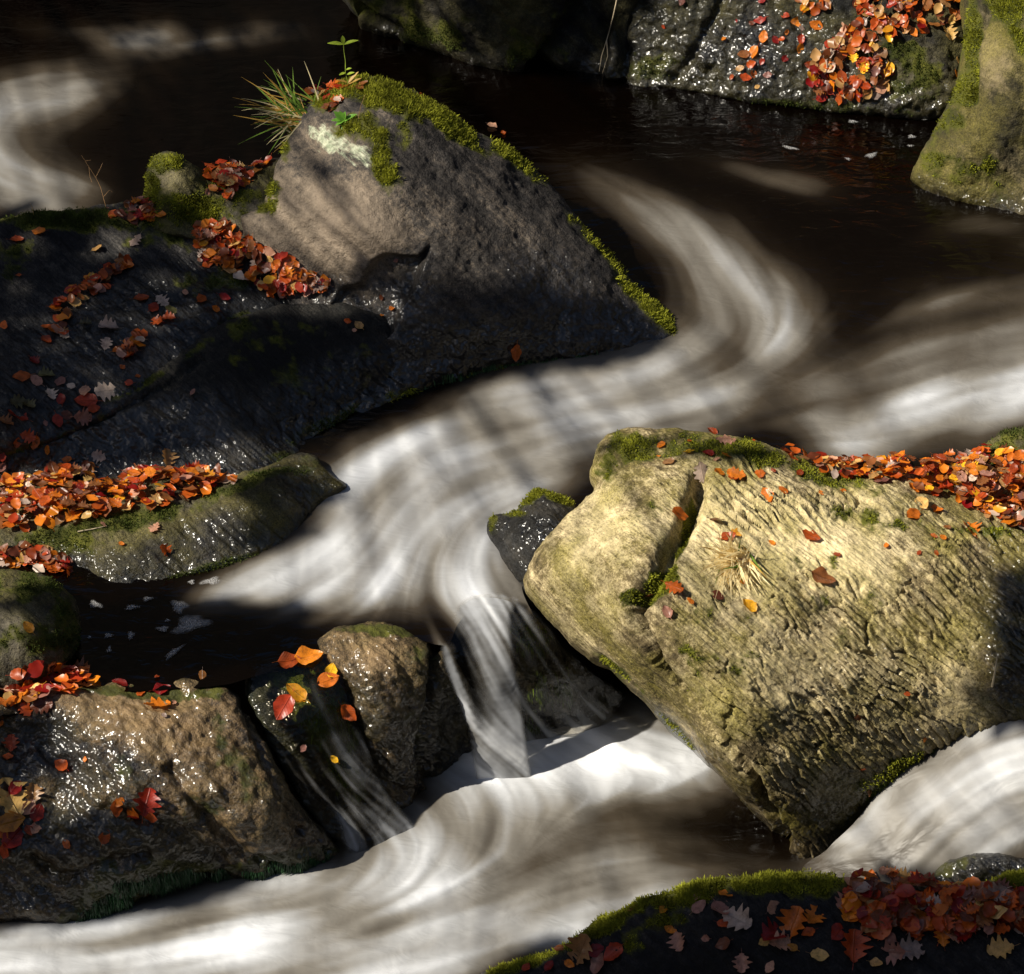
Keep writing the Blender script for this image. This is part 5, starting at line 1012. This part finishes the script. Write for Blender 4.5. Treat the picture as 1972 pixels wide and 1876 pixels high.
def foam_patch(px, py, rx, ry, ang, label, grp):
    p, n, s = hit(px, py)
    if p is None: return
    ca, sa = math.cos(math.radians(ang)), math.sin(math.radians(ang)); V = [(0, 0, .004)]; C = [1.0]; K = 22
    for ring in (.35, .65, .88, 1.0):
        for k in range(K):
            a = 2*math.pi*k/K; rr = ring*(1+.22*math.sin(3*a+px)+.12*math.sin(5*a+py)); x = rx*rr*math.cos(a); y = ry*rr*math.sin(a)
            u, v = x*ca-y*sa, x*sa+y*ca; V.append((u/563, v/563/.62, .004*(1-ring*ring)+.0012)); C.append(1-ring**2)
    Q = []; T = [(0, 1+k, 1+(k+1) % K) for k in range(K)]
    for r in range(3):
        for k in range(K): a = 1+r*K; Q.append((a+k, a+K+k, a+K+(k+1) % K, a+(k+1) % K))
    o = mesh_np('foam_patch', V, Q, M['bub'], None, {'cover': C}, True, T); o.location = p+np.array([0, 0, .002]); tag(o, label, 'foam', grp)
c7 = lambda cx, cy: ((cx/S9)/1.2677, (1300+cy/S9)/1.2677)
RAFTS = sorted([(1020, 495, 105, 50, 15), (960, 400, 52, 38, -10), (870, 520, 36, 17, 0), (895, 475, 15, 10, 0), (580, 555, 26, 14, 0), (700, 555, 20, 26, 0), (585, 630, 14, 20, 0), (790, 360, 32, 13, 10), (705, 405, 40, 15, 10), (1025, 270, 20, 14, 0), (1130, 265, 62, 22, 10), (930, 645, 62, 17, 38), (480, 565, 13, 9, 0), (510, 390, 42, 20, -15)])
for i, (cx, cy, rx, ry, an) in enumerate(RAFTS):
    x, y = c7(cx, cy); foam_patch(x, y, rx/S9/1.2677, ry/S9/1.2677, an, ('largest pale oval raft of bubbles on the dark pool' if rx > 100 else f'pale raft of bubbles on the dark pool, {ORD[i]} from the left'), 'bubble rafts on the dark pool')
for i, (cx, cy, rx, ry, an) in enumerate([(1055, 655, 34, 13, 0), (1370, 735, 28, 16, 0), (1155, 835, 46, 20, 20), (1365, 785, 24, 8, 0), (1030, 855, 20, 10, -20), (720, 795, 60, 12, -15), (1430, 640, 36, 10, 0)]):
    x, y = (1600+cx/S9)/1.2677, (cy/S9)/1.2677
    foam_patch(x, y, rx/S9/1.2677, ry/S9/1.2677, an, f'faint raft of bubbles on the upper stream, {ORD[sorted([1055, 1370, 1155, 1365, 1030, 720, 1430]).index(cx)]} from the left', 'bubble rafts on the upper stream')

# ================================================================== added unseen tree whose crown is laid out to cast the listed shade
SHADE = [([(-60, 395), (290, 385), (380, 400), (520, 560), (330, 690), (150, 780), (-60, 840)], .86), ([(400, 610), (760, 620), (900, 700), (840, 750), (640, 840), (560, 850), (340, 740)], .985),
    ([(790, 580), (950, 560), (1140, 590), (1290, 640), (1200, 690), (850, 745), (740, 660)], .97), ([(640, -90), (1230, -90), (1230, 170), (1000, 140), (700, 70)], .65),
    ([(960, 1860), (1260, 1735), (1560, 1690), (2050, 1700), (2050, 1950), (900, 1950)], .985), ([(1945, 1120), (2050, 1080), (2050, 1400), (1920, 1400)], .93), ([(180, 1160), (480, 1160), (600, 1190), (520, 1270), (170, 1290)], .985),
    ([(1150, 822), (1560, 872), (1560, 900), (1350, 890), (1170, 870)], .5), ([(60, 790), (430, 720), (480, 840), (300, 880), (60, 890)], .93), ([(-60, 1570), (300, 1590), (480, 1680), (200, 1770), (-60, 1780)], .8), ([(-60, 1380), (100, 1380), (100, 1500), (-60, 1520)], .8), ([(660, 450), (850, 570), (830, 610), (690, 560)], .5), ([(470, 930), (640, 885), (640, 990), (500, 1050)], .75)]
rg = random.Random(5); CR = []
for poly, dn in SHADE:
    poly = np.array(poly, float); lo_, hi_ = poly.min(0), poly.max(0); x, y = poly[:, 0], poly[:, 1]
    area = .5*abs(np.dot(x, np.roll(y, -1))-np.dot(y, np.roll(x, -1))); n = int(-math.log(1-dn)*area/1500); k = 0
    while k < n:
        px, py = rg.uniform(lo_[0], hi_[0]), rg.uniform(lo_[1], hi_[1])
        if not inside(np.array([px]), np.array([py]), poly)[0]: continue
        k += 1; p, _, _ = hit(px, py)
        if p is None: continue
        CR.append(p+SUN*rg.uniform(5.6, 8.2))
CR = np.array(CR); nC = len(CR); r2 = np.random.default_rng(9)
nrm = r2.normal(size=(nC, 3))*.55+SUN; nrm /= np.linalg.norm(nrm, axis=1)[:, None]; a = np.cross(nrm, r2.normal(size=(nC, 3))); a /= np.linalg.norm(a, axis=1)[:, None]; b = np.cross(nrm, a)
sz = .062*(.7+.6*r2.random(nC))[:, None]
V = np.stack([CR-a*sz*1.25, CR-a*sz*.4+b*sz*.62, CR+a*sz*.5+b*sz*.5, CR+a*sz*1.3, CR+a*sz*.5-b*sz*.5, CR-a*sz*.4-b*sz*.62], 1).reshape(-1, 3); k = np.arange(nC)*6
QF = np.concatenate([np.stack([k, k+1, k+2, k+5], 1), np.stack([k+5, k+2, k+3, k+4], 1)])
tb = np.array([-7.6, 5.2, 2.6]); tr = empty('added_shade_tree', tb); tag(tr, 'unseen tree added on the left bank to shade the stream and rocks', 'tree')
cw = mesh_np('shade_crown', V-tb, QF, M['foliage'], tr); cw['kind'] = 'stuff'
ctr = CR.mean(0); top = np.array([-6.4, 3.6, 6.2])
V, Q = tube([tb-np.array([0, 0, .6]), tb+(0.1, -.2, 1.2), tb+(.5, -.7, 2.6), top], [.24, .19, .15, .10], 10); mesh_np('added_trunk', V-tb, Q, M['bark'], tr)
idx = r2.choice(nC, 46, replace=False)
for i in idx:
    s0 = tb+(top-tb)*rg.uniform(.45, 1.0); e = CR[i]+(CR[i]-s0)*.02; m_ = (s0+e)/2+np.array([0, 0, rg.uniform(.1, .5)])
    V, Q = tube([s0, s0*.6+m_*.4+(0, 0, .1), m_, m_*.5+e*.5+(0, 0, .1), e], [.018, .013, .009, .006, .003], 6); mesh_np('added_limb', V-tb, Q, M['bark'], tr)
